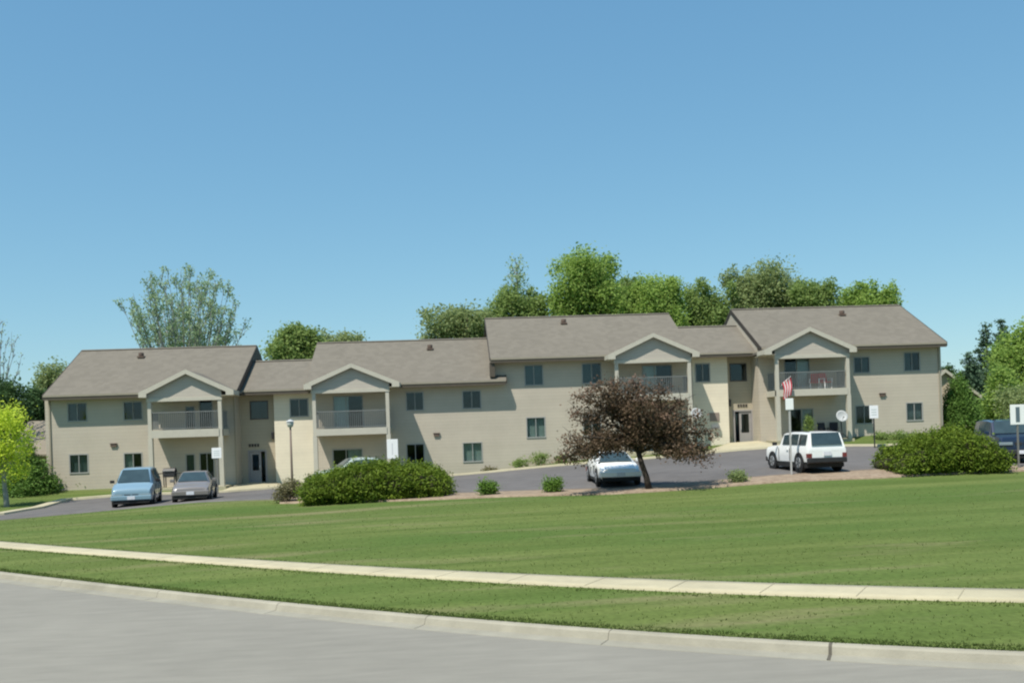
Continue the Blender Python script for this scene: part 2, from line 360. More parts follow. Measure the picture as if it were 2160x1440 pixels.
mb.f = [(i*4+j, (i+1)*4+j, (i+1)*4+j+1, i*4+j+1) for i in range(len(q)-1) for j in range(3)]
tag(mb.build('lot_kerb', concrete), kind='structure')
def walk(pA, pB, n=14):
    A = [P(*pA[0]).xy.lerp(P(*pA[1]).xy, i/n) for i in range(n+1)]; B = [P(*pB[0]).xy.lerp(P(*pB[1]).xy, i/n) for i in range(n+1)]
    return strip('entrance_walk', A, B, 8, concrete, .10)
walk([(462,1042,54.6),(520,1026,60.8)], [(606,1032,56),(578,1018,61.4)])
walk([(1478,960,56.2),(1540,941,61.2)], [(1668,945,56.2),(1602,934,61.2)])
# grass blades on the near lawn
rng = np.random.default_rng(3)
N = 85000
X = rng.uniform(-26, 19, N*3); T = rng.uniform(0,1,N*3)**1.7*24
Yv = np.array([Yk(x) for x in np.linspace(-30,22,400)]); Yg = np.interp(X, np.linspace(-30,22,400), Yv)+T+.03
gn = np.interp(X, np.linspace(-30,22,200), [Ysn(x) for x in np.linspace(-30,22,200)]); gb = np.interp(X, np.linspace(-30,22,200), [Ysb(x) for x in np.linspace(-30,22,200)])
dk = np.minimum(np.minimum(abs(Yg-gn), abs(Yg-gb)), T); ok = ((Yg < gn+.02)|(Yg > gb-.02)) & (rng.uniform(0,1,N*3) < np.where(dk < .35, 1, .07)) & (X > -.62*Yg-1) & (X < .62*Yg+1); X = X[ok][:N]; Yg = Yg[ok][:N]; N = len(X)
Z = tz_arr(np.stack([X,Yg],1)); h = rng.uniform(.015,.045,N); w = rng.uniform(.008,.02,N); a = rng.uniform(0,6.28,N); lx = rng.normal(0,.03,N); ly = rng.normal(0,.03,N)
V = np.empty((N,3,3)); V[:,0] = np.stack([X-w*np.cos(a),Yg-w*np.sin(a),Z-.01],1); V[:,1] = np.stack([X+w*np.cos(a),Yg+w*np.sin(a),Z-.01],1); V[:,2] = np.stack([X+lx,Yg+ly,Z+h],1)
grass_m = leaf_mat('grass_blades', (.080,.122,.026), (.155,.185,.055), .7)
tag(npmesh('grass', V.reshape(-1,3), 3, grass_m, None, np.clip(.42+.30*np.sin(Yg*1.9+np.sin(X*.35)*1.3+X*.12)*np.sin(X*.21+Yg*.7)+.18*np.sin(X*.9-Yg*.4)+rng.uniform(-.3,.3,N),0,1)), kind='stuff')
# ---------------------------------------------------------------- apartment building
YA, YB, YR, OH, RUN = 59.4, 60.4, 60.95, .65, 6.35
bld = thing('apartment_building', 'long beige apartment building with four gabled balconies and brown roofs', 'building', (XY(955,960,60), 60, tz(XY(955,960,60),60)))
def wall_open(xa, xb, za, zb, Y, ops, m, dep=.14):
    mb = MB(); ops = [o for o in ops if o[0] > xa-.01 and o[1] < xb+.01]
    X = sorted({xa, xb, *[o[0] for o in ops], *[o[1] for o in ops]}); Z = sorted({za, zb, *[o[2] for o in ops], *[o[3] for o in ops]})
    for i in range(len(X)-1):
        for j in range(len(Z)-1):
            cx, cz = (X[i]+X[i+1])/2, (Z[j]+Z[j+1])/2
            if any(o[0] < cx < o[1] and o[2] < cz < o[3] for o in ops): continue
            mb.add([(X[i],Y,Z[j]),(X[i+1],Y,Z[j]),(X[i+1],Y,Z[j+1]),(X[i],Y,Z[j+1])], [(0,1,2,3)])
    for a,b,c,d in ops:
        mb.add([(a,Y,c),(b,Y,c),(b,Y,d),(a,Y,d),(a,Y+dep,c),(b,Y+dep,c),(b,Y+dep,d),(a,Y+dep,d)], [(0,4,5,1),(1,5,6,2),(2,6,7,3),(3,7,4,0)])
    # back skin so the wall has thickness
    for i in range(len(X)-1):
        for j in range(len(Z)-1):
            cx, cz = (X[i]+X[i+1])/2, (Z[j]+Z[j+1])/2
            if any(o[0] < cx < o[1] and o[2] < cz < o[3] for o in ops): continue
            mb.add([(X[i],Y+dep,Z[j]),(X[i+1],Y+dep,Z[j]),(X[i+1],Y+dep,Z[j+1]),(X[i],Y+dep,Z[j+1])], [(3,2,1,0)])
    me = mb.build('wall', m, bld); return me
def op(px0, px1, py0, py1, Y):
    a = PY(px0,(py0+py1)/2,Y); b = PY(px1,(py0+py1)/2,Y); c = PY((px0+px1)/2,py1,Y); d = PY((px0+px1)/2,py0,Y)
    return [a.x, b.x, c.z, d.z]
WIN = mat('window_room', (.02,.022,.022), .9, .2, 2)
def window(o, Y, style='dark', split=.5, fm=None):
    a,b,c,d = o; fm = fm or winframe; t = .032; y0, y1 = Y-.02, Y+.07
    mb = MB()
    mb.box(a-.03,b+.03,y0,y1,d-t,d+.03).box(a-.03,b+.03,y0-.02,y1,c-.04,c+t).box(a-.03,a+t,y0,y1,c+t,d-t).box(b-t,b+.03,y0,y1,c+t,d-t)
    if split: m_ = a+(b-a)*split; mb.box(m_-.02,m_+.02,y0+.02,y1,c+t,d-t)
    w = mb.build('window', fm, bld)
    MB().box(a+t,b-t,Y+.045,Y+.055,c+t,d-t).build('pane', glass, w)
    if style != 'dark':
        m_ = {'blind':blind_m,'curtain':curtain_m,'white':whitec}[style.split('_')[0]]
        p, q = (a,b)
        if style.endswith('_l'): q = (a+b)/2
        if style.endswith('_r'): p = (a+b)/2
        mb = MB(); n = 14     # pleated
        for k in range(n):
            x0 = p+(q-p)*k/n; x1 = p+(q-p)*(k+1)/n; xm = (x0+x1)/2
            mb.add([(x0,Y+.20,c),(xm,Y+.17,c),(x1,Y+.20,c),(x0,Y+.20,d),(xm,Y+.17,d),(x1,Y+.20,d)], [(0,1,4,3),(1,2,5,4)])
        mb.build('curtain', m_, w)
    return w
def sliding_door(o, Y, style='dark', split=.5): 
    w = window(o, Y, style, split, winframe); w.name = 'sliding_door'; return w
def roof(x0, x1, Yw, E, run, thick=.16, rakeL=True, rakeR=True, rm=None, rd=.25):
    y0 = Yw-OH; yr = y0+run; yb = yr+run; zr = E+.5*run
    r = MB().extx([(y0,E),(yr,zr),(yb,E),(yb,E-thick),(yr,zr-thick),(y0,E-thick)], x0, x1).build('roof', shingle, bld)
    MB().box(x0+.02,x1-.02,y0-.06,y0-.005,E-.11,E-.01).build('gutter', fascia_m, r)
    MB().box(x0+.02,x1-.02,y0-.03,y0-.005,E-.30,E-.112).build('fascia', fascia_shade_m, r)
    MB().box(x0+.02,x1-.02,yb+.005,yb+.03,E-.24,E-.01).build('fascia', fascia_m, r)
    MB().extx([(yr-.16,zr-.02),(yr,zr+.05),(yr+.16,zr-.02)], x0+.01, x1-.01).build('ridge_cap', shingle, r)
    MB().box(x0+.03,x1-.03,y0+.0,Yw-.005,E-.23,E-.19).build('soffit', soffit_m, r)
    rp = lambda s: [(y0-.02,E-.24),(y0-.02,E+.015),(yr,zr+.015),(yb+.02,E+.015),(yb+.02,E-.24),(yb-.3,E-.24),(yr,zr-rd),(y0+.3,max(E-.24,E+.15-rd))]
    if rakeL: MB().extx(rp(0), x0-.035, x0-.003).build('rake_board', darktrim, r)
    if rakeR: MB().extx(rp(0), x1+.003, x1+.035).build('rake_board', darktrim, r)
    return r
def endwall(x0, x1, Yw, E, run, zb, m=siding, yf=0):
    y0 = Yw-OH; yr = y0+run; yb = yr+run-OH
    f = lambda y: E+.5*(y-y0)-.17 if y < yr else E+.5*(yr-y0)-.5*(y-yr)-.17
    MB().extx([(Yw+yf,zb),(Yw+yf,f(Yw+yf)),(yr,f(yr)),(yb,f(yb)),(yb,zb)], x0, x1).build('wall', m, bld)
def backwall(x0, x1, Yw, E, run, zb): 
    yb = Yw-OH+2*run-OH; MB().box(x0,x1,yb,yb+.15,zb,E).build('wall', siding, bld)
E1 = PY(190,831,YA-OH).z; E2 = PY(950,804,YB-OH).z; E3 = PY(1150,752,YB-OH).z; E4 = PY(1900,724,YA-OH).z
print('E', E1, E2, E3, E4)
x1L, x1R = XY(97,930,YA), XY(497,930,YA)
xc1 = XY(580,930,YB); x2m = XY(667,930,YB); x23 = XY(1064,900,YB)
x3L = XY(1045,830,YB); x3m = XY(1462,830,YB); x3R = XY(1537,860,YB)
x4L, x4R = XY(1602,840,YA), XY(1987,830,YA)
zb = -.3
# openings per wall plane
w1 = [(op(143,183,850,888,YA),'blind_l'),(op(261,300,847,885,YA),'dark'),(op(147,186,958,997,YA),'blind'),(op(262,300,955,993,YA),'curtain_l')]
d1 = [(op(392,411,857,912,YA),'dark',0),(op(421,449,843,916,YA),'dark',0),(op(393,411,958,1008,YA),'blind',0),(op(422,452,955,1018,YA),'dark',.5)]
w2 = [(op(612,650,841,878,YB),'dark'),(op(857,893,827,865,YB),'dark'),(op(976,1014,824,861,YB),'dark'),(op(858,895,936,976,YB),'dark'),(op(977,1017,933,973,YB),'curtain')]
d2 = [(op(704,766,835,908,YB),'white_l',.42),(op(703,765,947,1012,YB),'curtain_r',.45)]
w3 = [(op(1107,1145,770,812,YB),'blind'),(op(1228,1268,766,808,YB),'blind_l'),(op(1111,1150,880,922,YB),'curtain'),(op(1467,1497,767,805,YB),'dark'),(op(1230,1268,876,918,YB),'dark')]
d3 = [(op(1355,1418,770,838,YB),'white_l',.42),(op(1375,1440,884,952,YB),'dark',.5)]
w4 = [(op(1801,1834,753,786,YA),'blind_r'),(op(1907,1940,743,782,YA),'blind_l'),(op(1805,1841,855,893,YA),'dark'),(op(1912,1946,849,886,YA),'blind')]
d4 = [(op(1655,1708,756,826,YA),'white_r',.5),(op(1668,1716,862,926,YA),'curtain_r',.5)]
O = lambda L_: [q[0] for q in L_]
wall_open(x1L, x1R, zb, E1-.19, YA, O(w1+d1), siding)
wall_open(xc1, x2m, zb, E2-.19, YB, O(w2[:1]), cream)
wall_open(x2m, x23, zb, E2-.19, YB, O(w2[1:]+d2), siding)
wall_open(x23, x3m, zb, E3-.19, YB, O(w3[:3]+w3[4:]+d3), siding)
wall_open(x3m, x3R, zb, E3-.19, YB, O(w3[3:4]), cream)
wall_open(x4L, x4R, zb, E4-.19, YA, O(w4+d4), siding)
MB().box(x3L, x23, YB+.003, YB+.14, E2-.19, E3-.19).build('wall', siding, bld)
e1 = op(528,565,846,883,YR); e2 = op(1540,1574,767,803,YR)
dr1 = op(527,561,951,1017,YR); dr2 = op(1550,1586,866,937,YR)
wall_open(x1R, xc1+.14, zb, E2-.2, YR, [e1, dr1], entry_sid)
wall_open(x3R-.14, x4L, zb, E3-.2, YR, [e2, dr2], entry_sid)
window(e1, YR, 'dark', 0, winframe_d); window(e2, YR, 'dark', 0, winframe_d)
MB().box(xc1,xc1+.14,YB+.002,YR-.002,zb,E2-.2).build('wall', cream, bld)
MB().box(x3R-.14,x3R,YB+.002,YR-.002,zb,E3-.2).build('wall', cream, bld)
for L_, Y in ((w1,YA),(w2,YB),(w3,YB),(w4,YA)):
    for o, s in L_: window(o, Y, s)
for L_, Y in ((d1,YA),(d2,YB),(d3,YB),(d4,YA)):
    for o, s, sp_ in L_: sliding_door(o, Y, s, sp_)
endwall(x1L, x1L+.14, YA, E1, RUN, zb, yf=.145); endwall(x1R-.14, x1R, YA, E1, RUN, zb, yf=.145)
endwall(x2m-.55, x2m-.41, YB, E2, RUN, zb, yf=1.5)
endwall(x3L, x3L+.14, YB, E3, RUN, zb, yf=.145); endwall(x3m-.45, x3m-.31, YB, E3, RUN, zb, yf=1.5)
endwall(x4L, x4L+.14, YA, E4, RUN-.15, zb, yf=.145); endwall(x4R-.14, x4R, YA, E4, RUN-.15, zb, yf=.145)
for a,b,Yw,E_ in ((x1L,x1R,YA,E1),(x2m-.9,x3L,YB,E2),(x3L,x3m,YB,E3),(x4L,x4R,YA,E4)): backwall(a,b,Yw,E_,RUN,zb)
for a,b,E_ in ((x1R,x2m-.9,E2),(x3m,x4L,E3)): backwall(a,b,YB,E_,4.1,zb)
# dark rooms behind the windows: floors and partitions
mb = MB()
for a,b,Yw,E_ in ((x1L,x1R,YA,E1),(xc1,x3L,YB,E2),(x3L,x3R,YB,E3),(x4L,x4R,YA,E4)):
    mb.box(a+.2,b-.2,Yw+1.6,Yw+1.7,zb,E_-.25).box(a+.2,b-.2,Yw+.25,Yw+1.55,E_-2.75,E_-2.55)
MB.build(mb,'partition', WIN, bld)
roof(XY(90,836,YA-OH), XY(500,828,YA-OH), YA, E1, RUN, rd=.85)
roof(XY(642,816,YB-OH), XY(1068,804,YB-OH), YB, E2, RUN, rakeL=False)
roof(x1R-.1, XY(655,816,YB-OH), YB, E2-.16, 4.1, rakeL=False, rakeR=False)
roof(XY(1034,757,YB-OH), XY(1462,748,YB-OH), YB, E3, RUN, rakeR=False)
roof(XY(1455,750,YB-OH), x4L+.1, YB, E3-.06, 4.1, rakeL=False, rakeR=False)
roof(XY(1606,743,YA-OH), XY(1997,727,YA-OH), YA, E4, RUN-.15, rd=.3)
MB().box(x3L-.32,x3L-.01,YB-OH+.06,YB-.02,E3-1.15,E3-.26).build('side_wall_shade', fascia_shade_m, bld)  # added dark box, stands in for the shaded side wall under the rake
# small roof vents and wall vents
vent_b = mat('vent_brown', (.13,.09,.07), .6, .15, 6)
def roofvent(px, py, Yw, E):
    r = ray(px,py); y0 = Yw-OH   # meet the roof plane
    d = (E+.03-CZ-.5*y0)/(r.z-.5*r.y); p = P(px,py,d)
    mb = MB(); mb.cbox((p.x,p.y,p.z), (.42,.42,.10)).lathe([(.0,.34),(.17,.30),(.17,.12),(.12,.1),(.12,0)], (p.x,p.y,p.z-.03), 12)
    mb.build('roof_vent', vent_b, bld)
roofvent(298,753,YA,E1); roofvent(907,736,YB,E2); roofvent(1189,682,YB,E3); roofvent(1776,664,YA,E4)
def wallvent(px, py, Y):
    p = PY(px,py,Y); MB().box(p.x-.17,p.x+.17,Y-.09,Y,p.z-.08,p.z+.1).box(p.x-.21,p.x+.21,Y-.12,Y-.0,p.z+.1,p.z+.13).build('wall_vent', vent_b, bld)
wallvent(240,939,YA); wallvent(921,917,YB); wallvent(1861,833,YA)
# entrances
def entrance(o, Y, side):
    a,b,c,d = o
    mb = MB(); mb.box(a-.09,a+.02,Y-.04,Y+.06,c,d+.06).box(b-.02,b+.09,Y-.04,Y+.06,c,d+.06).box(a+.02,b-.02,Y-.04,Y+.06,d-.03,d+.06)
    dd = mb.build('entrance_door', door_m, bld)
    lx0, lx1 = (a+.03, a+(b-a)*.72) if side > 0 else (a+(b-a)*.28, b-.03)
    mb = MB(); gx0, gx1, gz0, gz1 = lx0+.14, lx1-.14, c+.75, d-.2
    mb.box(lx0,lx1,Y+.02,Y+.06,c,gz0).box(lx0,lx1,Y+.02,Y+.06,gz1,d-.04).box(lx0,gx0,Y+.02,Y+.06,gz0,gz1).box(gx1,lx1,Y+.02,Y+.06,gz0,gz1)
    mb.build('door_leaf', door_m, dd)
    MB().box(gx0,gx1,Y+.035,Y+.045,gz0,gz1).build('door_glass', glass, dd)
    sx0, sx1 = (lx1+.08, b-.06) if side > 0 else (a+.06, lx0-.08)
    MB().box(sx0,sx1,Y+.035,Y+.045,c+.3,d-.15).build('side_light', glass, dd)
    hx = lx1-.08 if side > 0 else lx0+.08
    MB().cbox((hx,Y-.01,c+1.0),(.05,.06,.16)).build('handle', chrome, dd)
entrance(dr1, YR, 1); entrance(dr2, YR, -1)
for px,py in ((536,939),(1566,855)):    # raised house numbers too small to read: a row of small dark marks
    p = PY(px,py,YR); mb = MB()
    for k in range(4): mb.box(p.x-.32+k*.17,p.x-.20+k*.17,YR-.03,YR-.003,p.z-.09,p.z+.09)
    mb.build('number_plate', darktrim, bld)
for px,py,Y,sx_ in ((572,919,YR,1),(1536,850,YR,-1)):
    p = PY(px,py,YR-.28); x = (xc1-.002) if sx_ > 0 else (x3R+.002); s = -sx_
    mb = MB().cbox((x+s*.02,p.y,p.z+.05),(.03,.12,.3)).tube([(x+s*.02,p.y,p.z+.1),(x+s*.14,p.y,p.z+.26)],.015,6).lathe([(.01,.28),(.10,.2),(.09,-.16),(.05,-.2),(.0,-.2)],(x+s*.16,p.y,p.z),8)
    mb.build('wall_lamp', blackm, bld)
p = PY(1507,879,YB); MB().box(p.x-.3,p.x+.3,YB-.05,YB-.003,p.z-.27,p.z+.27).build('address_board', mat('plaque', (.25,.2,.17),.6), bld)  # brown address board on the wall by the entrance
p = PY(1509,899,YB); MB().box(p.x-.25,p.x+.25,YB-.06,YB-.003,p.z-.16,p.z+.13).build('notice_plate', mat('plaque2', (.7,.6,.55),.6), bld)
# downspouts
for px,Y,E_,sx_ in ((1983,YA,E4,1),(494,YA,E1,1),(104,YA,E1,0)):
    x = XY(px,850,Y); MB().box(x-.04,x+.04,Y-.07,Y-.004,tz(x,Y-.3)+.1,E_-.24).box(x-.04,x+.04,Y-.3,Y-.071,tz(x,Y-.3)+.1,tz(x,Y-.3)+.18).build('downspout', fascia_m, bld)
# porches with balconies
def porch(pl, pr, apex, el, er, Yw, E, ydt, ydb, ypost):
    Yf = Yw-1.85
    xl = XY(pl,(ydt+ypost)/2,Yf); xr = XY(pr,(ydt+ypost)/2,Yf); xm = (xl+xr)/2
    gx0 = XY(el[0]+3,el[1],Yf-.3); gx1 = XY(er[0]-6,er[1],Yf-.3); c = (gx0+gx1)/2; hw = (gx1-gx0)/2
    az = PY(apex[0],apex[1],Yf-.3).z; ez = (PY(*el,Yf-.3).z+PY(*er,Yf-.3).z)/2-.02; sl = (az-ez)/hw
    zd = PY((pl+pr)/2,ydt,Yf).z; zdb = PY((pl+pr)/2,ydb,Yf).z
    yb = Yw-OH+(az-E)/.5+.3
    zlow = ez-.32
    pw = .25
    # gable roof
    t = .13
    r = MB().exty([(c-hw,ez),(c,az),(c+hw,ez),(c+hw,ez-t),(c,az-t),(c-hw,ez-t)], Yf-.22, yb).build('porch_roof', shingle, bld)
    f = MB()
    for s in (-1,1):
        f.exty([(c+s*(hw+.03),ez+.02),(c+s*.0,az+.03),(c,az-.22),(c+s*(hw-.42),ez-.06),(c+s*(hw-.42),ez-.26),(c+s*(hw+.03),ez-.26)][::s], Yf-.26+.002*s, Yf-.222)
    f.build('rake_trim', trim, r)
    for s in (-1,1): MB().box(min(c+s*hw,c+s*(hw+.035)),max(c+s*hw,c+s*(hw+.035)),Yf-.22,Yw-OH,ez-.24,ez+.015).build('eave_trim', trim, r)
    for a_, b_ in ((c-hw+.03,xl), (xr,c+hw-.03)):
        if b_-a_ > .05: MB().box(a_,b_,Yf-.221,Yw-.01,ez-.27,ez-.25).build('eave_soffit', trim, r)
    k = (xr-xl)/2
    hz = lambda dx: az-t-.03-sl*abs(dx)
    MB().exty([(xl,zlow),(xr,zlow),(xr,hz(xr-c)),(c,hz(0)),(xl,hz(xl-c))], Yf+.03, Yf+.15).build('gable', band_mat('gable_siding',(.455,.41,.345),.2,.06,.004,var=.04), bld)
    MB().box(xl-.02,xr+.02,Yf-.01,Yf+.2,zlow-.2,zlow+.002).build('beam', trim, bld)
    MB().box(xl+.05,xr-.05,Yf+.21,Yw-.01,zlow-.04,zlow-.0).build('ceiling', soffit_m, bld)
    sw = MB()
    for x in (xl, xr-.12): sw.add([(x,Yf+.16,zlow),(x+.12,Yf+.16,zlow),(x+.12,Yw,zlow),(x,Yw,zlow),(x,Yf+.16,hz(xl-c)-.02),(x+.12,Yf+.16,hz(xl-c)-.02),(x+.12,Yw,hz(xl-c)-.02),(x,Yw,hz(xl-c)-.02)],[(0,3,2,1),(4,5,6,7),(0,1,5,4),(1,2,6,5),(2,3,7,6),(3,0,4,7)])
    sw.build('gable_side', trim, bld)
    b = MB().box(xl+.02,xr-.02,Yf+.02,Yw-.005,zdb+.0,zd-.02).box(xl+pw-.05,xr-pw+.05,Yf-.02,Yf+.02,zdb-.02,zd+.02).build('balcony', trim, bld)
    rl = MB(); h = 1.07
    x0, x1 = xl+pw, xr-pw
    rl.box(x0,x1,Yf+.06,Yf+.11,zd+h-.05,zd+h).box(x0,x1,Yf+.065,Yf+.105,zd+.08,zd+.12)
    n = int((x1-x0)/.115)
    for i in range(1,n): x = x0+(x1-x0)*i/n; rl.box(x-.014,x+.014,Yf+.072,Yf+.098,zd+.12,zd+h-.05)
    for xx in (xl+.1, xr-.14):
        rl.box(xx,xx+.04,Yf+pw,Yw-.02,zd+h-.05,zd+h).box(xx,xx+.04,Yf+pw,Yw-.02,zd+.08,zd+.12)
        m = int((1.85-pw)/.115)
        for i in range(1,m): y = Yf+pw+(1.85-pw)*i/m; rl.box(xx+.007,xx+.033,y-.014,y+.014,zd+.12,zd+h-.05)
    rl.build('railing', rail_m, b)
    for x in (xl, xr-pw):
        g0 = tz(x,Yf)-.3; MB().box(x,x+pw,Yf,Yf+pw,g0,zdb-.022).box(x+.02,x+pw-.02,Yf+.022,Yf+pw-.02,zdb-.022,zlow-.2).build('post', trim, bld)
    gz_ = max(tz(xm,Yf), tz(xm,Yw))
    MB().box(xl-.1,xr+.1,Yf-.1,Yw-.01,gz_-.5,gz_+.06).build('patio_slab', concrete, bld)
    return xl, xr, Yf, zd, gz_+.06
PO = [porch(313,471,(390,780),(289,826),(497,824),YA,E1,906,921,1010),
      porch(661,825,(738,767),(638,812),(847,804),YB,E2,903,916,1000),
      porch(1300,1462,(1379,703),(1281,748),(1481,742),YB,E3,831,844,930),
      porch(1638,1796,(1718,690),(1611,737),(1813,733),YA,E4,820,833,900)]
print(PO)
# neighbouring houses
tanw = band_mat('neighbor_siding', (.46,.37,.27), .2, .08)
hx1 = XY(52,940,74); hz1 = PY(75,884,74).z
nb = thing('neighbor_house', 'low house with a long tan roof slope behind the left end of the apartment building', 'house', (hx1,74,tz(hx1,74)))
MB().box(hx1-9.0,hx1+8,74,83,-.5,hz1-2.5).build('wall', tanw, nb)
MB().extx([(73.4,hz1-2.6),(78.5,hz1-.02),(83.6,hz1-2.6),(83.6,hz1-2.75),(78.5,hz1-.2),(73.4,hz1-2.75)], hx1-9.4, hx1+8.4).build('roof', band_mat('tan_shingles', (.22,.19,.145), .14, .1, .006, .9, brick=.33, var=.14), nb)
Y = 78.0; pk_ = PY(1994,779,Y); er = PY(2070,834,Y); sl = (pk_.z-er.z)/(er.x-pk_.x)
n2 = thing('neighbor_house', 'tan house with a white trimmed gable behind the right end of the apartment building', 'house', (pk_.x,Y,tz(pk_.x,Y)))
hw = er.x-pk_.x-.35; g = lambda dx: pk_.z-.2-sl*abs(dx)
MB().exty([(pk_.x-hw,0),(pk_.x+hw,0),(pk_.x+hw,g(hw)),(pk_.x,g(0)),(pk_.x-hw,g(hw))], Y+.3, Y+11).build('wall', tanw, n2)
H = er.x-pk_.x
r2 = MB().exty([(pk_.x-H,er.z),(pk_.x,pk_.z),(pk_.x+H,er.z),(pk_.x+H,er.z-.18),(pk_.x,pk_.z-.18),(pk_.x-H,er.z-.18)], Y, Y+11.4).build('roof', shingle, n2)
f = MB()
for s in (-1,1): f.exty([(pk_.x+s*(H+.02),er.z+.02),(pk_.x,pk_.z+.03),(pk_.x,pk_.z-.24),(pk_.x+s*(H+.02),er.z-.25)][::s], Y-.05+.002*s, Y-.004)
f.build('rake_trim', trim, r2)
# ---------------------------------------------------------------- trees, hedges, shrubs
def leaves(blobs, n, per, size, seed, spread=.16, shell=.5, up=.7, flat=1.0, elong=1.7, rough=.085):
    """blobs: (cx,cy,cz,rx,ry,rz); n clumps of about per leaves; returns quads and tints"""
    rg = np.random.default_rng(seed); B = np.array(blobs, float)
    wt = (B[:,3]*B[:,4]*B[:,5])**.72; wt /= wt.sum()
    bi = rg.choice(len(B), n, p=wt); d = rg.normal(size=(n,3)); d /= np.linalg.norm(d,axis=1)[:,None]
    rr = shell+(1.04-shell)*rg.uniform(0,1,n)**.6+rg.normal(0,rough,n)
    c = B[bi,:3]+d*rr[:,None]*B[bi,3:6]
    cs = B[bi,3:6].mean(1)*spread*rg.uniform(.6,1.5,n)+size*.6; ct = rg.uniform(0,1,n)
    N = n*per; ci = np.repeat(np.arange(n), per)
    p = c[ci]+rg.normal(size=(N,3))*cs[ci,None]*np.array([1,1,.7*flat])
    nr = rg.normal(size=(N,3))+np.array([0,0,up]); nr += d[ci]*.4; nr /= np.linalg.norm(nr,axis=1)[:,None]
    t = np.cross(nr, rg.normal(size=(N,3))); t /= np.linalg.norm(t,axis=1)[:,None]; b = np.cross(nr,t)
    s = size*rg.uniform(.55,1.35,N)[:,None]; e = elong
    V = np.empty((N,4,3)); V[:,0] = p-t*s*.5; V[:,1] = p-b*s*.5/e; V[:,2] = p+t*s*.5; V[:,3] = p+b*s*.5/e
    tint = np.clip(.55*ct[ci]+.45*rg.uniform(0,1,N), 0, 1)
    return V.reshape(-1,3), tint
def wander(a, b, n, amp, rg):
    a = Vector(a); b = Vector(b); out = [a]
    for i in range(1,n): t = i/n; out.append(a.lerp(b,t)+Vector((rg.uniform(-1,1),rg.uniform(-1,1),rg.uniform(-.5,.5)))*amp)
    return out+[b]
def tree(name, label, cat, base, blobs, mt, n, per, size, seed, trunk_r=.25, bk=None, group=None, lean=0, limbs=8, **kw):
    base = Vector(base); t = thing(name, label, cat, base, group); rg = random.Random(seed); bk = bk or bark
    top = Vector((blobs[0][0], blobs[0][1], blobs[0][2]))
    mb = MB(); pts = wander(base-Vector((0,0,.3)), top, 5, trunk_r*.5, rg); pts[1].x = base.x+(pts[1].x-base.x)*.5
    mb.tube(pts, [trunk_r*1.25, trunk_r, trunk_r*.85, trunk_r*.65, trunk_r*.5, trunk_r*.3], 10)
    for k in range(limbs):
        b = blobs[k % len(blobs)]; s = pts[2].lerp(pts[-1], rg.uniform(0,.8))
        e = Vector((b[0]+rg.uniform(-.8,.8)*b[3], b[1]+rg.uniform(-.8,.8)*b[4], b[2]+rg.uniform(-.3,.85)*b[5]))
        mb.tube(wander(s,e,4,b[3]*.08,rg), [trunk_r*.4,trunk_r*.3,trunk_r*.2,trunk_r*.12,trunk_r*.05], 6)
    mb.build('trunk', bk, t, smooth=True)
    V, ti = leaves(blobs, n, per, size, seed, **kw)
    npmesh('crown', V, 4, mt, t, ti); return t
def blobs_for(px0, px1, pyt, pyb, d, seed, k=9, var=.38, squash=1.0):
    """lumpy crown filling the pixel box at depth d"""
    rg = random.Random(seed); c = P((px0+px1)/2,(pyt+pyb)/2,d); rx = (px1-px0)/2*d/F; rz = (pyb-pyt)/2*d/F
    out = [(c.x,c.y,c.z,rx*.62,rx*.62,rz*.68)]
    for i in range(k):
        a = 2*math.pi*i/k+rg.uniform(-.3,.3); q = rg.uniform(.42,.68); s = rg.uniform(var*.75,var*1.2)
        x = math.cos(a)*q; z = math.sin(a)*q
        out.append((c.x+x*rx, c.y+rg.uniform(-.5,.5)*rx, c.z+z*rz, rx*s, rx*s, rz*s*squash))
    return out
lf_mid = leaf_mat('leaves_mid', (.17,.25,.07), (.33,.43,.14), .55)  # leaf colours below lightened to stand in for haze over the back trees
lf_bright = leaf_mat('leaves_bright', (.20,.31,.06), (.38,.51,.14), .55)
lf_pale = leaf_mat('leaves_pale', (.24,.35,.18), (.40,.50,.29), .55)
lf_olive = leaf_mat('leaves_olive', (.20,.26,.10), (.36,.43,.19), .55)
lf_dark = leaf_mat('leaves_dark', (.035,.075,.025), (.10,.17,.06), .3)
lf_spruce = leaf_mat('needles_blue', (.055,.10,.06), (.12,.19,.11), .2)
lf_yellow = leaf_mat('leaves_yellow', (.42,.52,.03), (.74,.86,.13), .5)
lf_yew = leaf_mat('needles_yew', (.055,.10,.010), (.19,.26,.028), .3)
lf_yewtop = leaf_mat('needles_arbor', (.06,.13,.022), (.17,.28,.06), .3)
lf_crab = leaf_mat('leaves_crabapple', (.070,.050,.028), (.19,.128,.082), .3)
lf_fresh = leaf_mat('leaves_fresh', (.08,.17,.02), (.19,.30,.06), .35)
lf_drab = leaf_mat('leaves_drab', (.12,.12,.055), (.25,.22,.12), .3)
GB = 'trees standing behind the apartment building'
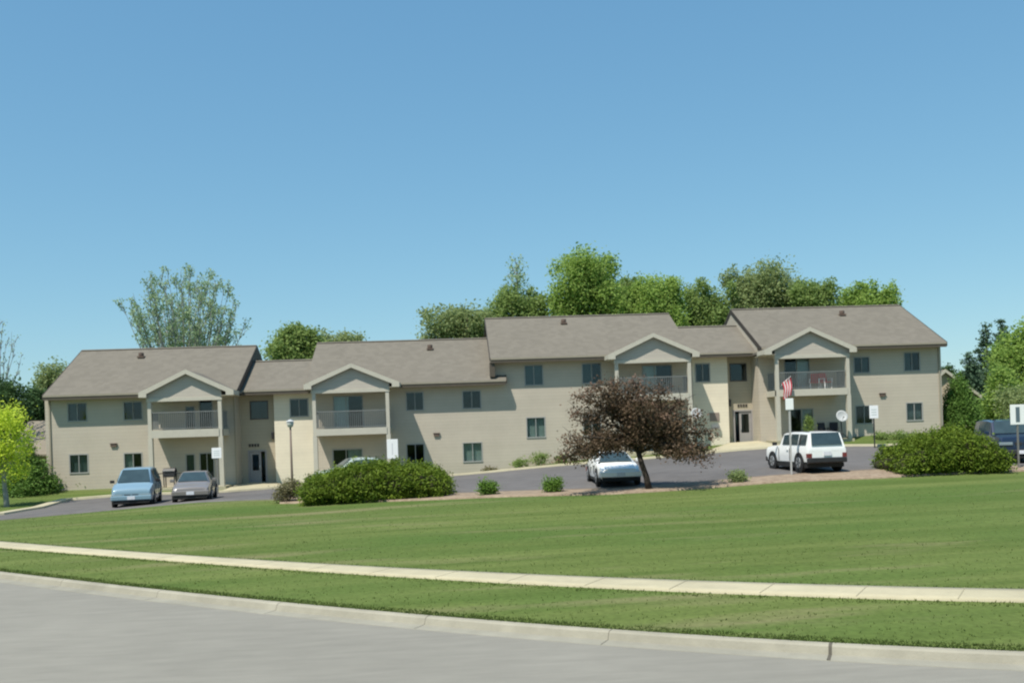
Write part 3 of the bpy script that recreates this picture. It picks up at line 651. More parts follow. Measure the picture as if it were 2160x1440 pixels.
# (px0,px1,ytop,ybottom,depth,material,label)
back = [
 (566,690,686,800,84,lf_mid,'round green tree above the lower entrance roof, between the two left roof peaks',5,1500),
 (672,778,699,800,95,lf_olive,'low pale green tree peeping over the second roof, right of the round green one',4,900),
 (888,1040,640,790,88,lf_olive,'olive green loose tree rising over the right end of the second roof',6,1500),
 (1025,1168,606,760,90,lf_mid,'broad green tree with a thin bare leader just left of the tallest bright tree',6,1700),
 (1160,1312,530,760,90,lf_bright,'tallest bright green tree behind the third roof',9,3000),
 (1285,1360,588,760,96,lf_mid,'narrow mid green tree tucked between the tallest tree and its square topped neighbour',4,1300),
 (1330,1450,570,760,90,lf_bright,'square topped bright green tree above the right gable of the third roof',8,2000),
 (1440,1545,592,760,92,lf_mid,'mid green tree behind the upper entrance roof',6,1500),
 (1525,1690,550,760,94,lf_olive,'tall olive green tree above the left end of the highest roof',8,2600),
 (1668,1775,585,760,90,lf_mid,'dark tipped tree with a pointed top over the middle of the highest roof',6,1700),
 (1766,1888,588,740,92,lf_bright,'rounded green tree above the right end of the highest ridge',6,1600)]
for i,(a,b,t_,bt,d,m,lab,k,n) in enumerate(back):
    a -= 9; b += 9; bl = blobs_for(a,b,t_,bt,d,40+i,k+4,.36)
    c = P((a+b)/2, 800, d)
    rg = random.Random(i); sc = d/F       # ragged tips along the top
    for q in range(7): 
        px = rg.uniform(a+12,b-12); v = P(px, t_+rg.uniform(2,34)+abs(px-(a+b)/2)*.35, d); rr_ = rg.uniform(7,14)*sc
        bl.append((v.x,v.y+rg.uniform(-1,1),v.z,rr_*.8,rr_*.8,rr_*1.5))
    tree('deciduous_tree', lab, 'tree', (c.x,c.y,tz(c.x,c.y)), bl, m, int(n*.72), 19, .27, 300+i, .3, group=GB, shell=.35, spread=.17, up=1.0)
# thin leaders and spiky tips
for px,y0,y1,d,m in ((1088,548,640,89.5,lf_mid),(1700,556,640,89.5,lf_mid)):
    pass
t = bpy.data.objects['deciduous_tree.003']; 
mb = MB(); a = P(1088,640,90); b = P(1090,553,90); mb.tube([a,a.lerp(b,.5)+Vector((.1,0,0)),b],[.12,.08,.03],6)
rg = random.Random(5)
for k in range(12):
    s = a.lerp(b, .15+.07*k); e = s+Vector((rg.choice((-1,1))*rg.uniform(.5,1.7)*(1-.06*k), rg.uniform(-.6,.6), rg.uniform(.3,.9))); mb.tube([s,s.lerp(e,.5),e],[.05,.035,.015],5)
mb.build('leader', bark_grey, t)
V, ti = leaves([(a.lerp(b,q).x,a.y,a.lerp(b,q).z,1.4*(1-.6*q),1,1.2) for q in (.1,.35,.6,.85)], 110, 8, .26, 9, shell=.1)
npmesh('leader_leaves', V, 4, lf_pale, t, ti)
# sparse budding trees: curved limbs filling a dome, twigs along them, thin leaf clusters
def sparse_tree(label, px, pyc, d, hw, ytop, seed, nmain, lm, thick=.22, leafsize=.22, per=5):
    c = P(px, pyc, d); base = Vector((c.x, c.y, tz(c.x, c.y))); sc = d/F; rx = hw*sc; rz = (pyc-ytop)*sc
    t = thing('budding_tree', label, 'tree', base); rg = random.Random(seed); mb = MB(); tips = []
    fork = base+Vector((0,0,(c.z-base.z)*.30)); mb.tube([base-Vector((0,0,.3)), base.lerp(fork,.5)+Vector((.1,0,0)), fork],[thick*1.3,thick*1.1,thick],9)
    for k in range(nmain):
        a = k*2.39996; q = ((k+.5)/nmain)**.5; el = math.acos(min(q,1))
        e = c+Vector((math.cos(a)*q*rx, math.sin(a)*q*rx*.9, math.sin(el)*rz-.18*rz*rg.random()))
        m1 = fork.lerp(e,.45)+Vector(((e.x-fork.x)*.18,(e.y-fork.y)*.18,-.02*rz)); pts = []
        for i in range(8):
            f = i/7; pts.append(fork*(1-f)**2+m1*2*f*(1-f)+e*f*f+Vector((rg.uniform(-1,1),rg.uniform(-1,1),0))*.10*(i > 0))
        mb.tube(pts,[thick*.5*(1-.88*i/7) for i in range(8)],6,cap=False)
        for j in range(13):
            f = rg.uniform(.38,1); u = f*7; i0 = min(int(u),6); p = pts[i0].lerp(pts[i0+1],u-i0); dr = (pts[i0+1]-pts[i0]).normalized()
            L_ = rx*rg.uniform(.12,.26)*(1.25-.6*f); nd = (dr*.9+Vector((rg.uniform(-1,1),rg.uniform(-1,1),rg.uniform(-.1,.7)))*.75).normalized(); q1 = p+nd*L_
            mb.tube([p,p.lerp(q1,.5)+Vector((0,0,.05)),q1],[.035,.022,.012],4,cap=False); tips += [q1, p.lerp(q1,.6)]
            for _ in range(2):
                s0 = p.lerp(q1,rg.uniform(.3,.9)); q2 = s0+(nd+Vector((rg.uniform(-1,1),rg.uniform(-1,1),rg.uniform(0,.8)))*.8).normalized()*L_*.6; mb.tube([s0,q2],[.016,.008],4,cap=False); tips.append(q2)
    mb.build('trunk', bark_grey, t)
    T = np.array([list(v) for v in tips]); r_ = np.random.default_rng(seed); N = len(T)*per; cc = np.repeat(T,per,0)+r_.normal(0,.16,(N,3))
    nr = r_.normal(size=(N,3)); nr /= np.linalg.norm(nr,axis=1)[:,None]; tt = np.cross(nr,r_.normal(size=(N,3))); tt /= np.linalg.norm(tt,axis=1)[:,None]; bb = np.cross(nr,tt)
    s = leafsize*r_.uniform(.5,1.3,N)[:,None]; V = np.stack([cc-tt*s*.5,cc-bb*s*.3,cc+tt*s*.5,cc+bb*s*.3],1)
    npmesh('crown', V.reshape(-1,3), 4, lm, t, r_.uniform(0,1,N)); return t
sparse_tree('tall budding tree with thin pale foliage behind the leftmost roof', 390, 705, 92, 134, 560, 11, 46, lf_pale, .24, .24, 7)
sparse_tree('nearly bare twiggy tree cut by the left edge of the photo', -22, 760, 72, 66, 655, 12, 18, lf_pale, .15, .15, 1)
# left side group
def simple(name, label, a, b, t_, bt, d, m, n, size, seed, k=8, grp=None, tr=.2, **kw):
    bl = blobs_for(a,b,t_,bt,d,seed,k); c = P((a+b)/2,bt,d)
    return tree(name, label, 'tree', (c.x,c.y,tz(c.x,c.y)), bl, m, n, 14, size, seed, tr, group=grp, **kw)
GL = 'dark trees beyond the left end of the building'
simple('deciduous_tree','dark green tree at the left edge, behind the yellow green tree',-70,62,782,960,66,lf_dark,900,.24,61,grp=GL)
simple('deciduous_tree','small dark green tree right beside the left end wall',42,112,820,905,84,lf_dark,500,.26,62,grp=GL)
simple('deciduous_tree','light green tree above the low house, touching the leftmost roof slope',72,158,764,905,88,lf_olive,700,.26,63)
# yellow tree
c = P(14,1036,50.5); bl = blobs_for(-75,76,842,1004,50.5,71,9,.40)
for v in ((-20,1005),(25,1000),(50,985),(0,880),(30,905),(55,950),(-30,870),(20,975)): q = P(v[0],v[1],50.5); bl.append((q.x,q.y,q.z,.42,.42,.55))
tree('young_tree','small bright yellow green tree on a slim trunk at the left edge','tree',(c.x,c.y,tz(c.x,c.y)),bl,lf_yellow,640,14,.13,72,.13,bark_grey,shell=.3)
c = P(60,1034,56.5); bl = [(c.x,c.y,tz(c.x,c.y)+h,r,r*.9,.75) for h,r in ((.35,1.75),(.9,1.4),(1.5,1.0),(2.1,.62),(2.6,.28))]
tree('juniper','dark green conical juniper in front of the left end of the building','bush',(c.x,c.y,tz(c.x,c.y)),bl,lf_yewtop,900,16,.13,73,.12,shell=.5,limbs=3,rough=.03,spread=.10)
# right side group
def conifer(label, px, pyb, ytop, hw, d, seed, m=lf_spruce, n=16, grp=None):
    b = P(px,pyb,d); b.z = tz(b.x,b.y); top = P(px,ytop,d).z; H = top-b.z; Wm = hw*d/F
    t = thing('spruce', label, 'tree', b, grp); MB().tube([b-Vector((0,0,.3)),b+Vector((0,0,H*.6)),b+Vector((0,0,H*.98))],[.2,.1,.02],8).build('trunk', bark, t)
    rg = random.Random(seed); bl = []
    for i in range(n):
        f = i/(n-1); r = Wm*(1-f)**.9+.12
        for k in range(max(3,int(7*(1-f)+3))):
            a = rg.uniform(0,6.28); q = rg.uniform(.35,.8); bl.append((b.x+math.cos(a)*r*q, b.y+math.sin(a)*r*q, b.z+H*(.06+.93*f)-r*q*.22, r*.42+.16, r*.42+.16, H/n*.6))
    V, ti = leaves(bl, 1500, 13, .24, seed, shell=.2, flat=.6, up=.8); npmesh('crown', V, 4, m, t, ti); return t
GR = 'spruces beyond the right end of the building'
conifer('tall blue green spruce right of the building, its spire against the sky', 2088, 930, 684, 52, 88, 81, grp=GR)
conifer('second spruce spire, partly hidden by the bright tree at the right edge', 2120, 930, 676, 40, 96, 82, grp=GR)
conifer('short spruce between the small gabled house and the tall spruce', 2050, 930, 742, 34, 86, 83, grp=GR)
simple('deciduous_tree','big bright green tree filling the right edge above the navy car',2098,2230,676,900,76,lf_bright,1700,.26,84,10)
simple('deciduous_tree','light green bushy tree behind the navy car, below the spruces',2078,2160,775,930,70,lf_bright,1300,.22,85,9)
simple('deciduous_tree','small dark treetop just right of the highest eave corner',1978,2018,762,840,98,lf_dark,220,.26,86,5)
simple('deciduous_tree','olive green tree at the right edge standing nearest behind the sign',2110,2240,800,940,66,lf_olive,1000,.2,87,8)
simple('deciduous_tree','large green tree outside the right edge of the photo',2220,2420,700,940,72,lf_mid,900,.3,88,8)
c = P(2026,925,62.5); z0 = tz(c.x,c.y); bl = [(c.x+dx,c.y,z0+h,r,r,.7) for h,r,dx in ((.5,1.2,0),(1.2,1.15,.05),(1.8,.95,0),(2.35,.68,0),(2.85,.42,0),(3.2,.2,0))]
tree('arborvitae','tall dark green cone shaped arborvitae at the right corner of the building','bush',c.xy.to_3d()+Vector((0,0,z0)),bl,lf_yewtop,1300,15,.13,89,.12,shell=.6,limbs=3,rough=.03,spread=.11)
# two big clipped yew hedges in the planting bed
def hedge(label, px0, px1, ytop, d, dep, n, seed, prof):
    """prof: heights (0..1) along the length"""
    a = G(px0,1040,d); b = G(px1,1040,d); a.z = tz(a.x,a.y); b.z = tz(b.x,b.y)
    H = P((px0+px1)/2,ytop,d).z-tz((a.x+b.x)/2,a.y); c = (a+b)/2; c.z = tz(c.x,c.y)
    t = thing('yew_hedge', label, 'hedge', c, 'wide yew hedges in the planting bed'); rg = random.Random(seed); bl = []; L_ = (b-a).length
    core = []
    k = 26
    for i in range(k):
        f = (i+.5)/k; p = a.lerp(b,f); z0 = tz(p.x,p.y); h = H*np.interp(f,[q[0] for q in prof],[q[1] for q in prof])
        for j in range(3):
            y = (j-1)*dep*.30+rg.uniform(-.15,.15); hh = h*(1 if j == 1 else .86)*rg.uniform(.88,1.08); r = L_/k*rg.uniform(1.0,1.5)
            bl.append((p.x+rg.uniform(-.15,.15), p.y+y, z0+hh*.52, r, dep*.26, hh*.5)); core.append((p.x,p.y+y,z0+hh*.45,r*.8,dep*.2,hh*.38))
        if i % 2 == 0: bl.append((p.x, p.y-dep*.42, z0+h*.25, L_/k*1.1, dep*.16, h*.28))
    mb = MB()
    for q in core:
        prof_ = [(math.cos(th)*1, math.sin(th)) for th in np.linspace(-1.57,1.57,7)]
        m2 = MB().lathe([(max(r_,.001),z_) for r_,z_ in prof_], n=8); mb.add([(q[0]+v[0]*q[3],q[1]+v[1]*q[4],q[2]+v[2]*q[5]) for v in m2.v], m2.f)
    mb.build('branches', mat('hedge_wood',(.035,.035,.015),.95,.4,8), t)
    V, ti = leaves(bl, int(n*1.15), 22, .115, seed, shell=.80, spread=.09, up=.8, elong=2.4, rough=.05); npmesh('foliage', V, 4, lf_yew, t, ti); return t
hedge('wide dark green yew hedge left of centre, below the second balcony', 652, 942, 972, 40.2, 2.8, 3600, 91, [(0,.55),(.06,.78),(.2,.86),(.42,1.03),(.6,1.02),(.8,.88),(.93,.75),(1,.5)])
hedge('wide dark green yew hedge at the right beside the navy car', 1876, 2088, 908, 38.6, 2.8, 3000, 92, [(0,.35),(.1,.68),(.25,.85),(.4,1.0),(.65,1.03),(.85,.9),(1,.5)])
def shrub(label, px, pyb, w_, h_, d, m, n, size, seed, name='shrub', grp=None, per=12, cat='shrub'):
    p = G(px,pyb,d); r = w_/2*d/F; h = h_*d/F; rg = random.Random(seed)
    bl = [(p.x,p.y,p.z+h*.5,r*.8,r*.8,h*.5)]+[(p.x+rg.uniform(-.6,.6)*r,p.y+rg.uniform(-.5,.5)*r,p.z+h*rg.uniform(.35,.7),r*.45,r*.45,h*.38) for _ in range(6)]
    t = thing(name, label, cat, p, grp); V, ti = leaves(bl, n, per, size, seed, shell=.3, up=.5); 
    mb = MB()
    for k in range(7):
        a = k*.9; mb.tube([p-Vector((0,0,.05)), p+Vector((math.cos(a)*r*.5,math.sin(a)*r*.5,h*.7))],[.02,.008],5)
    mb.build('stem', bark, t); npmesh('foliage', V, 4, m, t, ti); return t
shrub('rounded drab brownish shrub at the left end of the wide hedge', 609, 1058, 62, 46, 41, lf_drab, 260, .08, 101)
GT = 'small round green shrubs spaced along the planting bed'
shrub('small round bright green shrub nearest the wide left hedge', 1030, 1046, 50, 36, 38.2, lf_fresh, 200, .08, 102, grp=GT)
shrub('small round bright green shrub just left of the white sedan', 1167, 1040, 42, 34, 38, lf_fresh, 170, .08, 103, grp=GT)
shrub('small tufty green shrub between the crabapple and the white wagon', 1554, 1017, 42, 26, 37.5, lf_olive, 150, .08, 104, grp=GT)
GF = 'low plants along the foot of the building'
for i,(px,py,w_,h_,d,lab) in enumerate([(1098,980,38,20,60,'low green plant at the wall corner where the building steps up'),
  (1136,974,46,26,60,'taller green plant beside the wall corner plant, below the third roof'),(1180,966,34,14,60,'third low plant right of the wall corner, by the grass'),
  (1034,994,30,9,59.9,'little brown plant at the foot of the wall, left of the building step'),
  (1410,962,34,14,58,'low plant behind the crabapple trunk, under the third balcony'),(1445,958,34,12,58,'low plant right of the crabapple trunk, near the porch post'),
  (1865,929,46,14,59,'low green plant at the wall left of the right hedge'),(1905,926,50,16,58.8,'low green plant at the wall just above the right hedge'),
  (185,1029,50,12,58.6,'low green plant by the far left wall'),(232,1027,36,9,58.6,'low green plant by the wall left of the blue van')]):
    shrub(lab, px, py, w_, h_, d, lf_drab if i in (3,4,5) else lf_mid, 60, .11, 120+i, grp=GF)
# crabapple
def crab():
    base = G(1370,1032,37.3); fork = P(1347,955,37.3); t = thing('crabapple_tree','spreading crabapple tree with reddish brown leaves beside the white sedan','tree',base)
    rg = random.Random(21); mb = MB(); sc = 37.3/F
    mb.tube([base-Vector((0,0,.1)), base.lerp(fork,.35)+Vector((.03,0,0)), base.lerp(fork,.7), fork],[.145,.115,.105,.10],10)
    bl = []; tips = []
    ends = [(1180,965),(1192,930),(1215,870),(1225,832),(1255,812),(1300,808),(1345,805),(1395,822),(1430,850),(1460,875),(1485,915),(1500,950),(1475,968),(1440,955),(1290,850),(1330,870),(1380,880),(1250,920),(1300,930),(1400,930),(1235,960),(1340,840)]
    for i,(x,y) in enumerate(ends):
        e = P(x,y,37.3); e.y += rg.uniform(-1.5,.5); m_ = fork.lerp(e,.5)+Vector((0,0,.35)); s = fork.lerp(P(1345,915,38),rg.uniform(0,1))
        mb.tube([s, s.lerp(m_,.5)+Vector((0,0,.1)), m_, m_.lerp(e,.5)+Vector((0,0,.1)), e],[.075,.06,.042,.025,.01],6)
        tips.append(e)
        for f in (.45,.62,.78,.92):
            q = s.lerp(e,f)+Vector((0,0,.3*(1-f))); r = (.62 if f < .8 else .42); bl.append((q.x,q.y,q.z,r,r,r*.62))
        for k in range(5):
            q = m_.lerp(e,rg.uniform(.2,1)); u = q+Vector((rg.uniform(-.7,.7),rg.uniform(-.7,.7),rg.uniform(-.1,.65))); mb.tube([q,q.lerp(u,.5)+Vector((0,0,.06)),u],[.018,.012,.004],4)
    mb.build('trunk', mat('bark_dark',(.045,.035,.028),.9,.3,6), t, smooth=True)
    V, ti = leaves(bl, 1350, 20, .10, 22, shell=.12, spread=.20, up=.5); npmesh('crown', V, 4, lf_crab, t, ti)
    bl2 = [(e.x,e.y,e.z,.35,.35,.25) for e in tips]; V, ti = leaves(bl2, 220, 9, .09, 23, shell=.1, spread=.35); npmesh('outer_leaves', V, 4, leaf_mat('leaves_pinkish',(.13,.075,.05),(.30,.19,.14),.35), t, ti)
crab()
# ---------------------------------------------------------------- cars
rubber = black
rimm = mat('rim', (.45,.46,.47), .35, .1, 8, metal=.6)
cglass = mat('car_glass', (.035,.055,.06), .06, .2, 2, spec=.8)
lampg = mat('head_lamp', (.20,.25,.27), .12, .05, 4, spec=.7)
redl = mat('tail_lamp', (.16,.03,.03), .2, .1, 4, spec=.6)
platem = mat('plate', (.62,.62,.66), .5, .1, 9)
def paint(n, c): return mat('paint_'+n, c, .28, .03, 1, coat=.6, spec=.5)
def car(name, label, cat, loc, yaw, W, st, pm, wheels, glassz, low=None, front=True, group=None, opts=()):
    """st: stations (y, zbottom, zbelt, halfwidth, zroof, roof halfwidth), front at -y. glassz: (cowl i, roof front i, roof rear i, deck i)"""
    t = thing(name, label, cat, (0,0,0), group)
    mb = MB(); M = 15
    def ring(s):
        y, zb_, zt, w_, zr, wr = s
        h = [(0,zb_),(w_*.86,zb_),(w_*.965,zb_+.07),(w_,zb_+(zt-zb_)*.45),(w_*.985,zb_+(zt-zb_)*.8),(w_*.93,zt),(wr,zr-.045),(wr*.86,zr),(0,zr+.015)]
        return [(x,y,z) for x,z in h]+[(-x,y,z) for x,z in h[-2:0:-1]]
    rings = [ring(s) for s in st]; n = len(rings[0])
    vs = [v for r in rings for v in r]
    fs = [(i*n+k,i*n+(k+1)%n,(i+1)*n+(k+1)%n,(i+1)*n+k) for i in range(len(rings)-1) for k in range(n)]
    fs += [tuple(range(n)), tuple(range((len(rings)-1)*n, len(rings)*n))]
    body = MB().add(vs,fs).build('body', pm, t, smooth=True)
    bv = body.modifiers.new('b','BEVEL'); bv.width = .025; bv.segments = 2; bv.limit_method = 'ANGLE'; bv.angle_limit = R(35)
    ws = body.modifiers.new('wn','WEIGHTED_NORMAL'); ws.keep_sharp = False
    def V3(i,k): return Vector(rings[i][k])
    def inset(q, a, o):
        c = sum(q, Vector())/len(q); nrm = (q[1]-q[0]).cross(q[3]-q[0]).normalized()
        if nrm.dot(c-Vector((0,c.y,.7))) < 0: nrm = -nrm
        return [c+(p-c)*a+nrm*o for p in q]
    ic, irf, irr, idk = glassz
    # windscreen and rear window
    def pane(nm, i, j, a=.93):
        A_ = [Vector((-st[i][3]*.84, st[i][0], st[i][2]+.03)), Vector((st[i][3]*.84, st[i][0], st[i][2]+.03)), Vector((st[j][5]*.93, st[j][0], st[j][4]-.01)), Vector((-st[j][5]*.93, st[j][0], st[j][4]-.01))]
        q = inset(A_, a, .035); q2 = [p-(q[1]-q[0]).cross(q[3]-q[0]).normalized()*.02 for p in q]
        return MB().add(q+q2, [(0,1,2,3),(4,7,6,5),(0,4,5,1),(1,5,6,2),(2,6,7,3),(3,7,4,0)]).build(nm, cglass, t)
    pane('windshield', ic, irf); pane('rear_window', idk, irr)
    for s in (0,1):
        for i in range(irf, irr):
            k0, k1 = (5,6) if s == 0 else (n-5, n-6)
            q = [V3(i,k0),V3(i+1,k0),V3(i+1,k1),V3(i,k1)]
            c = sum(q,Vector())/4; q = [Vector((p.x, c.y+(p.y-c.y)*.9, c.z+(p.z-c.z)*.82)) for p in q]
            o = Vector((.014 if q[0].x > 0 else -.014,0,.006)); q = [p+o for p in q]
            MB().add(q+[p-o*1.2 for p in q], [(0,1,2,3),(0,4,5,1),(1,5,6,2),(2,6,7,3),(3,7,4,0)]).build('side_window', cglass, t)
        k0, k1 = (5,6) if s == 0 else (n-5, n-6)   # quarter panes in the sloping pillars
    for y, r in wheels:
        for s in (-1,1):
            w_ = W/2
            arch = MB().tube([(s*(w_-.12),y,r),(s*(w_+.004),y,r)], r*1.17, 20).build('wheel_arch', black, t)
            wh = MB().tube([(s*(w_-.2),y,r),(s*(w_-.19),y,r),(s*(w_-.01),y,r),(s*(w_+.015),y,r)],[r*.9,r,r,r*.93],22).build('wheel', rubber, t, smooth=False)
            MB().tube([(s*(w_+.0),y,r),(s*(w_+.025),y,r)], [r*.66,r*.6], 18).build('rim', rimm, wh)
            hub = MB()
            for k in range(5):
                a = k*2*math.pi/5; hub.cbox((s*(w_+.027),y+math.cos(a)*r*.36,r+math.sin(a)*r*.36),(.012,r*.12,r*.42),Matrix.Rotation(a-math.pi/2,3,'X'))
            hub.build('spoke', blackm, wh)
    y0 = st[0][0]; yb = st[-1][0]; zf = st[0]; zr_ = st[-1]
    if front:
        fz = st[0][2]
        for s in (-1,1):
            hl = MB().box(min(s*.36,s*(W/2-.1))*W/1.8, max(s*.36,s*(W/2-.1))*W/1.8, y0-.045, y0+.12, fz-.17, fz-.04).build('headlight', lampg, t, bevel=.02)
        MB().box(-.30,-.03,y0-.035,y0+.05,fz-.15,fz-.05).build('grille', blackm, t); MB().box(.03,.30,y0-.035,y0+.05,fz-.15,fz-.05).build('grille', blackm, t)
    for s in (-1,1):
        MB().box(min(s*(W/2-.22),s*(W/2-.02)),max(s*(W/2-.22),s*(W/2-.02)),yb-.12,yb+.008,zr_[2]-.26,zr_[2]-.08).build('taillight', redl, t)
        mi = MB().cbox((s*(W/2+.09),st[irf][0]-.42,st[ic][2]+.10),(.2,.10,.14)).build('side_mirror', pm if 'blackmirror' not in opts else black, t, bevel=.02)
    bc = low or pm
    MB().box(-W/2+.04,W/2-.04,y0-.09,y0+.15,.34,.56).build('bumper', bc, t, bevel=.04)
    MB().box(-W/2+.04,W/2-.04,yb-.15,yb+.09,.36,.58).build('bumper', bc, t, bevel=.04)
    MB().box(-W/2+.14,W/2-.14,y0-.05,y0+.1,.2,.34).build('air_intake', black, t)
    MB().box(-.17,.17,y0-.105,y0-.092,.38,.53).build('licence_plate', platem, t)
    MB().box(-.17,.17,yb+.03,yb+.05,.66,.81).build('licence_plate', platem, t)
    # dark sills
    MB().box(-W/2+.05,W/2-.05,y0+.2,yb-.2,.16,.33).build('underbody', black, t)
    # door seams and handles
    for s in (-1,1):
        for y in opts_doors(st, irf, irr):
            MB().box(min(s*(W/2-.02),s*(W/2+.003)),max(s*(W/2-.02),s*(W/2+.003)),y-.006,y+.006,.42,st[ic][2]-.08).build('door_seam', blackm, t)
        MB().box(min(s*(W/2-.03),s*(W/2+.018)),max(s*(W/2-.03),s*(W/2+.018)),st[irf][0]+.55,st[irf][0]+.72,st[ic][2]-.16,st[ic][2]-.12).build('door_handle', pm, t)
    if 'rack' in opts:
        for s in (-1,1): MB().box(s*.52-.02,s*.52+.02,st[irf][0]+.3,st[irr][0]-.3,st[irr][4]+.03,st[irr][4]+.06).build('roof_rail', blackm, t)
    t.location = loc; t.rotation_euler = (0,0,yaw); t.scale = (.96,)*3 if 'small' in opts else (1,1,1); return t
def opts_doors(st, a, b):
    return [st[a][0]-.25, st[a][0]+.85, st[a][0]+1.75]
def place(px, d, dy=0): p = P(px,1000,d); return Vector((p.x,p.y,tz(p.x,p.y)+.05))
VAN = [(-2.38,.30,.66,.78,.69,.70),(-2.30,.24,.80,.86,.84,.74),(-1.95,.22,.94,.92,.97,.76),(-1.30,.22,1.06,.93,1.08,.76),(-.40,.22,1.10,.93,1.70,.66),(.35,.22,1.10,.93,1.76,.68),(1.3,.22,1.10,.93,1.76,.68),(2.10,.24,1.10,.92,1.70,.67),(2.30,.28,1.06,.89,1.10,.72),(2.40,.34,.8,.82,.84,.7)]
SED = [(-2.25,.30,.56,.72,.59,.64),(-2.18,.24,.66,.80,.70,.68),(-1.80,.20,.76,.855,.80,.70),(-1.05,.20,.88,.86,.91,.72),(-.35,.20,.92,.86,1.34,.58),(.30,.20,.92,.86,1.38,.60),(1.0,.20,.92,.86,1.33,.57),(1.60,.22,.92,.855,.95,.70),(2.10,.26,.88,.82,.91,.68),(2.22,.34,.70,.76,.74,.64)]
SUV = [(-2.12,.40,.84,.80,.88,.74),(-2.06,.34,.96,.85,1.00,.78),(-1.6,.32,1.00,.87,1.04,.78),(-.80,.32,1.04,.875,1.07,.78),(-.42,.32,1.06,.875,1.60,.70),(.35,.32,1.06,.875,1.65,.71),(1.15,.32,1.06,.875,1.65,.71),(1.92,.34,1.06,.875,1.62,.70),(2.10,.36,1.04,.86,1.08,.80),(2.13,.40,.84,.85,.88,.80)]
BIG = [(-2.45,.42,.92,.86,.96,.80),(-2.38,.36,1.06,.92,1.10,.84),(-1.9,.34,1.12,.95,1.16,.84),(-1.05,.34,1.16,.955,1.19,.84),(-.55,.34,1.18,.955,1.76,.76),(.3,.34,1.18,.955,1.82,.77),(1.3,.34,1.18,.955,1.82,.77),(2.25,.36,1.18,.955,1.78,.76),(2.45,.38,1.14,.93,1.18,.84),(2.48,.42,.92,.9,.96,.84)]
p_blue = paint('light_blue', (.19,.29,.36)); p_mar = paint('taupe', (.185,.165,.155)); p_white = paint('white', (.80,.80,.78)); p_navy = paint('navy', (.006,.016,.045)); p_green = paint('silver_green', (.36,.42,.39))
car('minivan','light blue minivan facing the camera, leftmost of the parked cars','car',place(289,47.0),R(11),1.86,VAN,p_blue,((-1.45,.33),(1.42,.33)),(3,4,7,8),opts=('blackmirror',))
car('sedan','brownish grey sedan with a shining hood, parked right of the blue minivan','car',place(411,46.8),R(9),1.74,SED,p_mar,((-1.38,.31),(1.35,.31)),(3,4,6,7))
car('sedan','silver green car mostly hidden behind the wide left hedge','car',place(752,51.5),R(-70),1.74,[(a,b,c*1.06,e,f*1.08,g) for a,b,c,e,f,g in SED],p_green,((-1.38,.31),(1.35,.31)),(3,4,6,7))
car('sedan','white sedan facing the camera under the crabapple tree','car',place(1292,40.8),R(-1),1.76,[(a,b,c*.97,e,f*.95,g) for a,b,c,e,f,g in SED],p_white,((-1.38,.32),(1.35,.32)),(3,4,6,7),low=None)
car('station_wagon','boxy white four wheel drive wagon seen from behind','car',place(1698,40.6),R(180+5),1.78,SUV,p_white,((-1.35,.37),(1.32,.37)),(3,4,7,8),low=blackm,opts=('rack','blackmirror','small'))
car('suv','navy blue sport utility vehicle cut by the right edge','car',place(2127,43.2),R(-17),1.92,BIG,p_navy,((-1.5,.40),(1.5,.40)),(3,4,7,8),low=blackm,opts=('rack',))
# ---------------------------------------------------------------- lamp post, signs, porch items
def lamp_post():
    b = G(617,1035,42.3); top = P(613,884,42.3).z
    t = thing('lamp_post','slim brown lamp post with a small white lantern left of the wide hedge','street lamp',b); h = top-b.z
    mb = MB().tube([b-Vector((0,0,.1)),b+Vector((0,0,h*.35)),b+Vector((0,0,h-.36))],[.065,.052,.042],10); mb.lathe([(.14,0),(.14,.05),(.09,.14)],b,12); mb.build('post', mat('lamp_brown',(.16,.12,.095),.6,.1,4), t, smooth=True)
    c = b+Vector((0,0,h-.36)); MB().lathe([(.05,0),(.12,.05),(.16,.20),(.13,.26),(.03,.28)],c,12).build('lantern', mat('lantern_white',(.50,.50,.47),.35,.05,4), t, smooth=True)
    MB().lathe([(.19,.26),(.12,.31),(.04,.35),(.001,.36)],c,12).build('cap', mat('lamp_cap',(.42,.43,.43),.5,.1,4), t, smooth=True)
lamp_post()
def sign(label, px, yt, yb_, wpx, ybase, d, mark=None, postm=None, yaw=0, name='parking_sign', group='parking signs on thin posts'):
    b = G(px,ybase,d); top = P(px,yt,d); bot = P(px,yb_,d); w_ = wpx*d/F; x = (top.x+bot.x)/2
    b = Vector((x, top.y, tz(x,top.y)))
    t = thing(name,label,'sign',b,group)
    MB().box(x-.03,x+.03,b.y,b.y+.05,b.z-.2,top.z-.04).build('post', postm or mat('post_grey',(.22,.21,.19),.5,.1,5,metal=.3), t)
    MB().box(x-w_/2,x+w_/2,b.y-.025,b.y-.005,bot.z,top.z).build('panel', white_sign, t, bevel=.008)
    mb = MB(); H = top.z-bot.z
    if mark == 'bar': mb.box(x-w_*.05,x+w_*.02,b.y-.029,b.y-.027,bot.z+H*.2,top.z-H*.2)
    if mark == 'lines':
        for k in range(3): mb.box(x-w_*.3,x+w_*.3,b.y-.029,b.y-.027,bot.z+H*(.25+.2*k),bot.z+H*(.31+.2*k))
    if mark == 'dark': mb.box(x-w_*.14,x+w_*.14,b.y-.029,b.y-.027,bot.z+H*.12,top.z-H*.12)
    if mb.v: mb.build('marking', mat('sign_mark_'+mark, {'bar':(.5,.5,.52),'lines':(.45,.5,.47),'dark':(.10,.14,.16)}[mark],.6), t)
    return t
sign('tall white sign board rising behind the wide left hedge',828,926,967,23,1040,44.5,'bar')
sign('square white sign on a post in front of the leftmost balcony post',457,944,966,20,1035,53.2,'lines')
sign('white sign on a dark post below the rightmost balcony',1843,855,882,19,941,54.8,'lines',blackm)
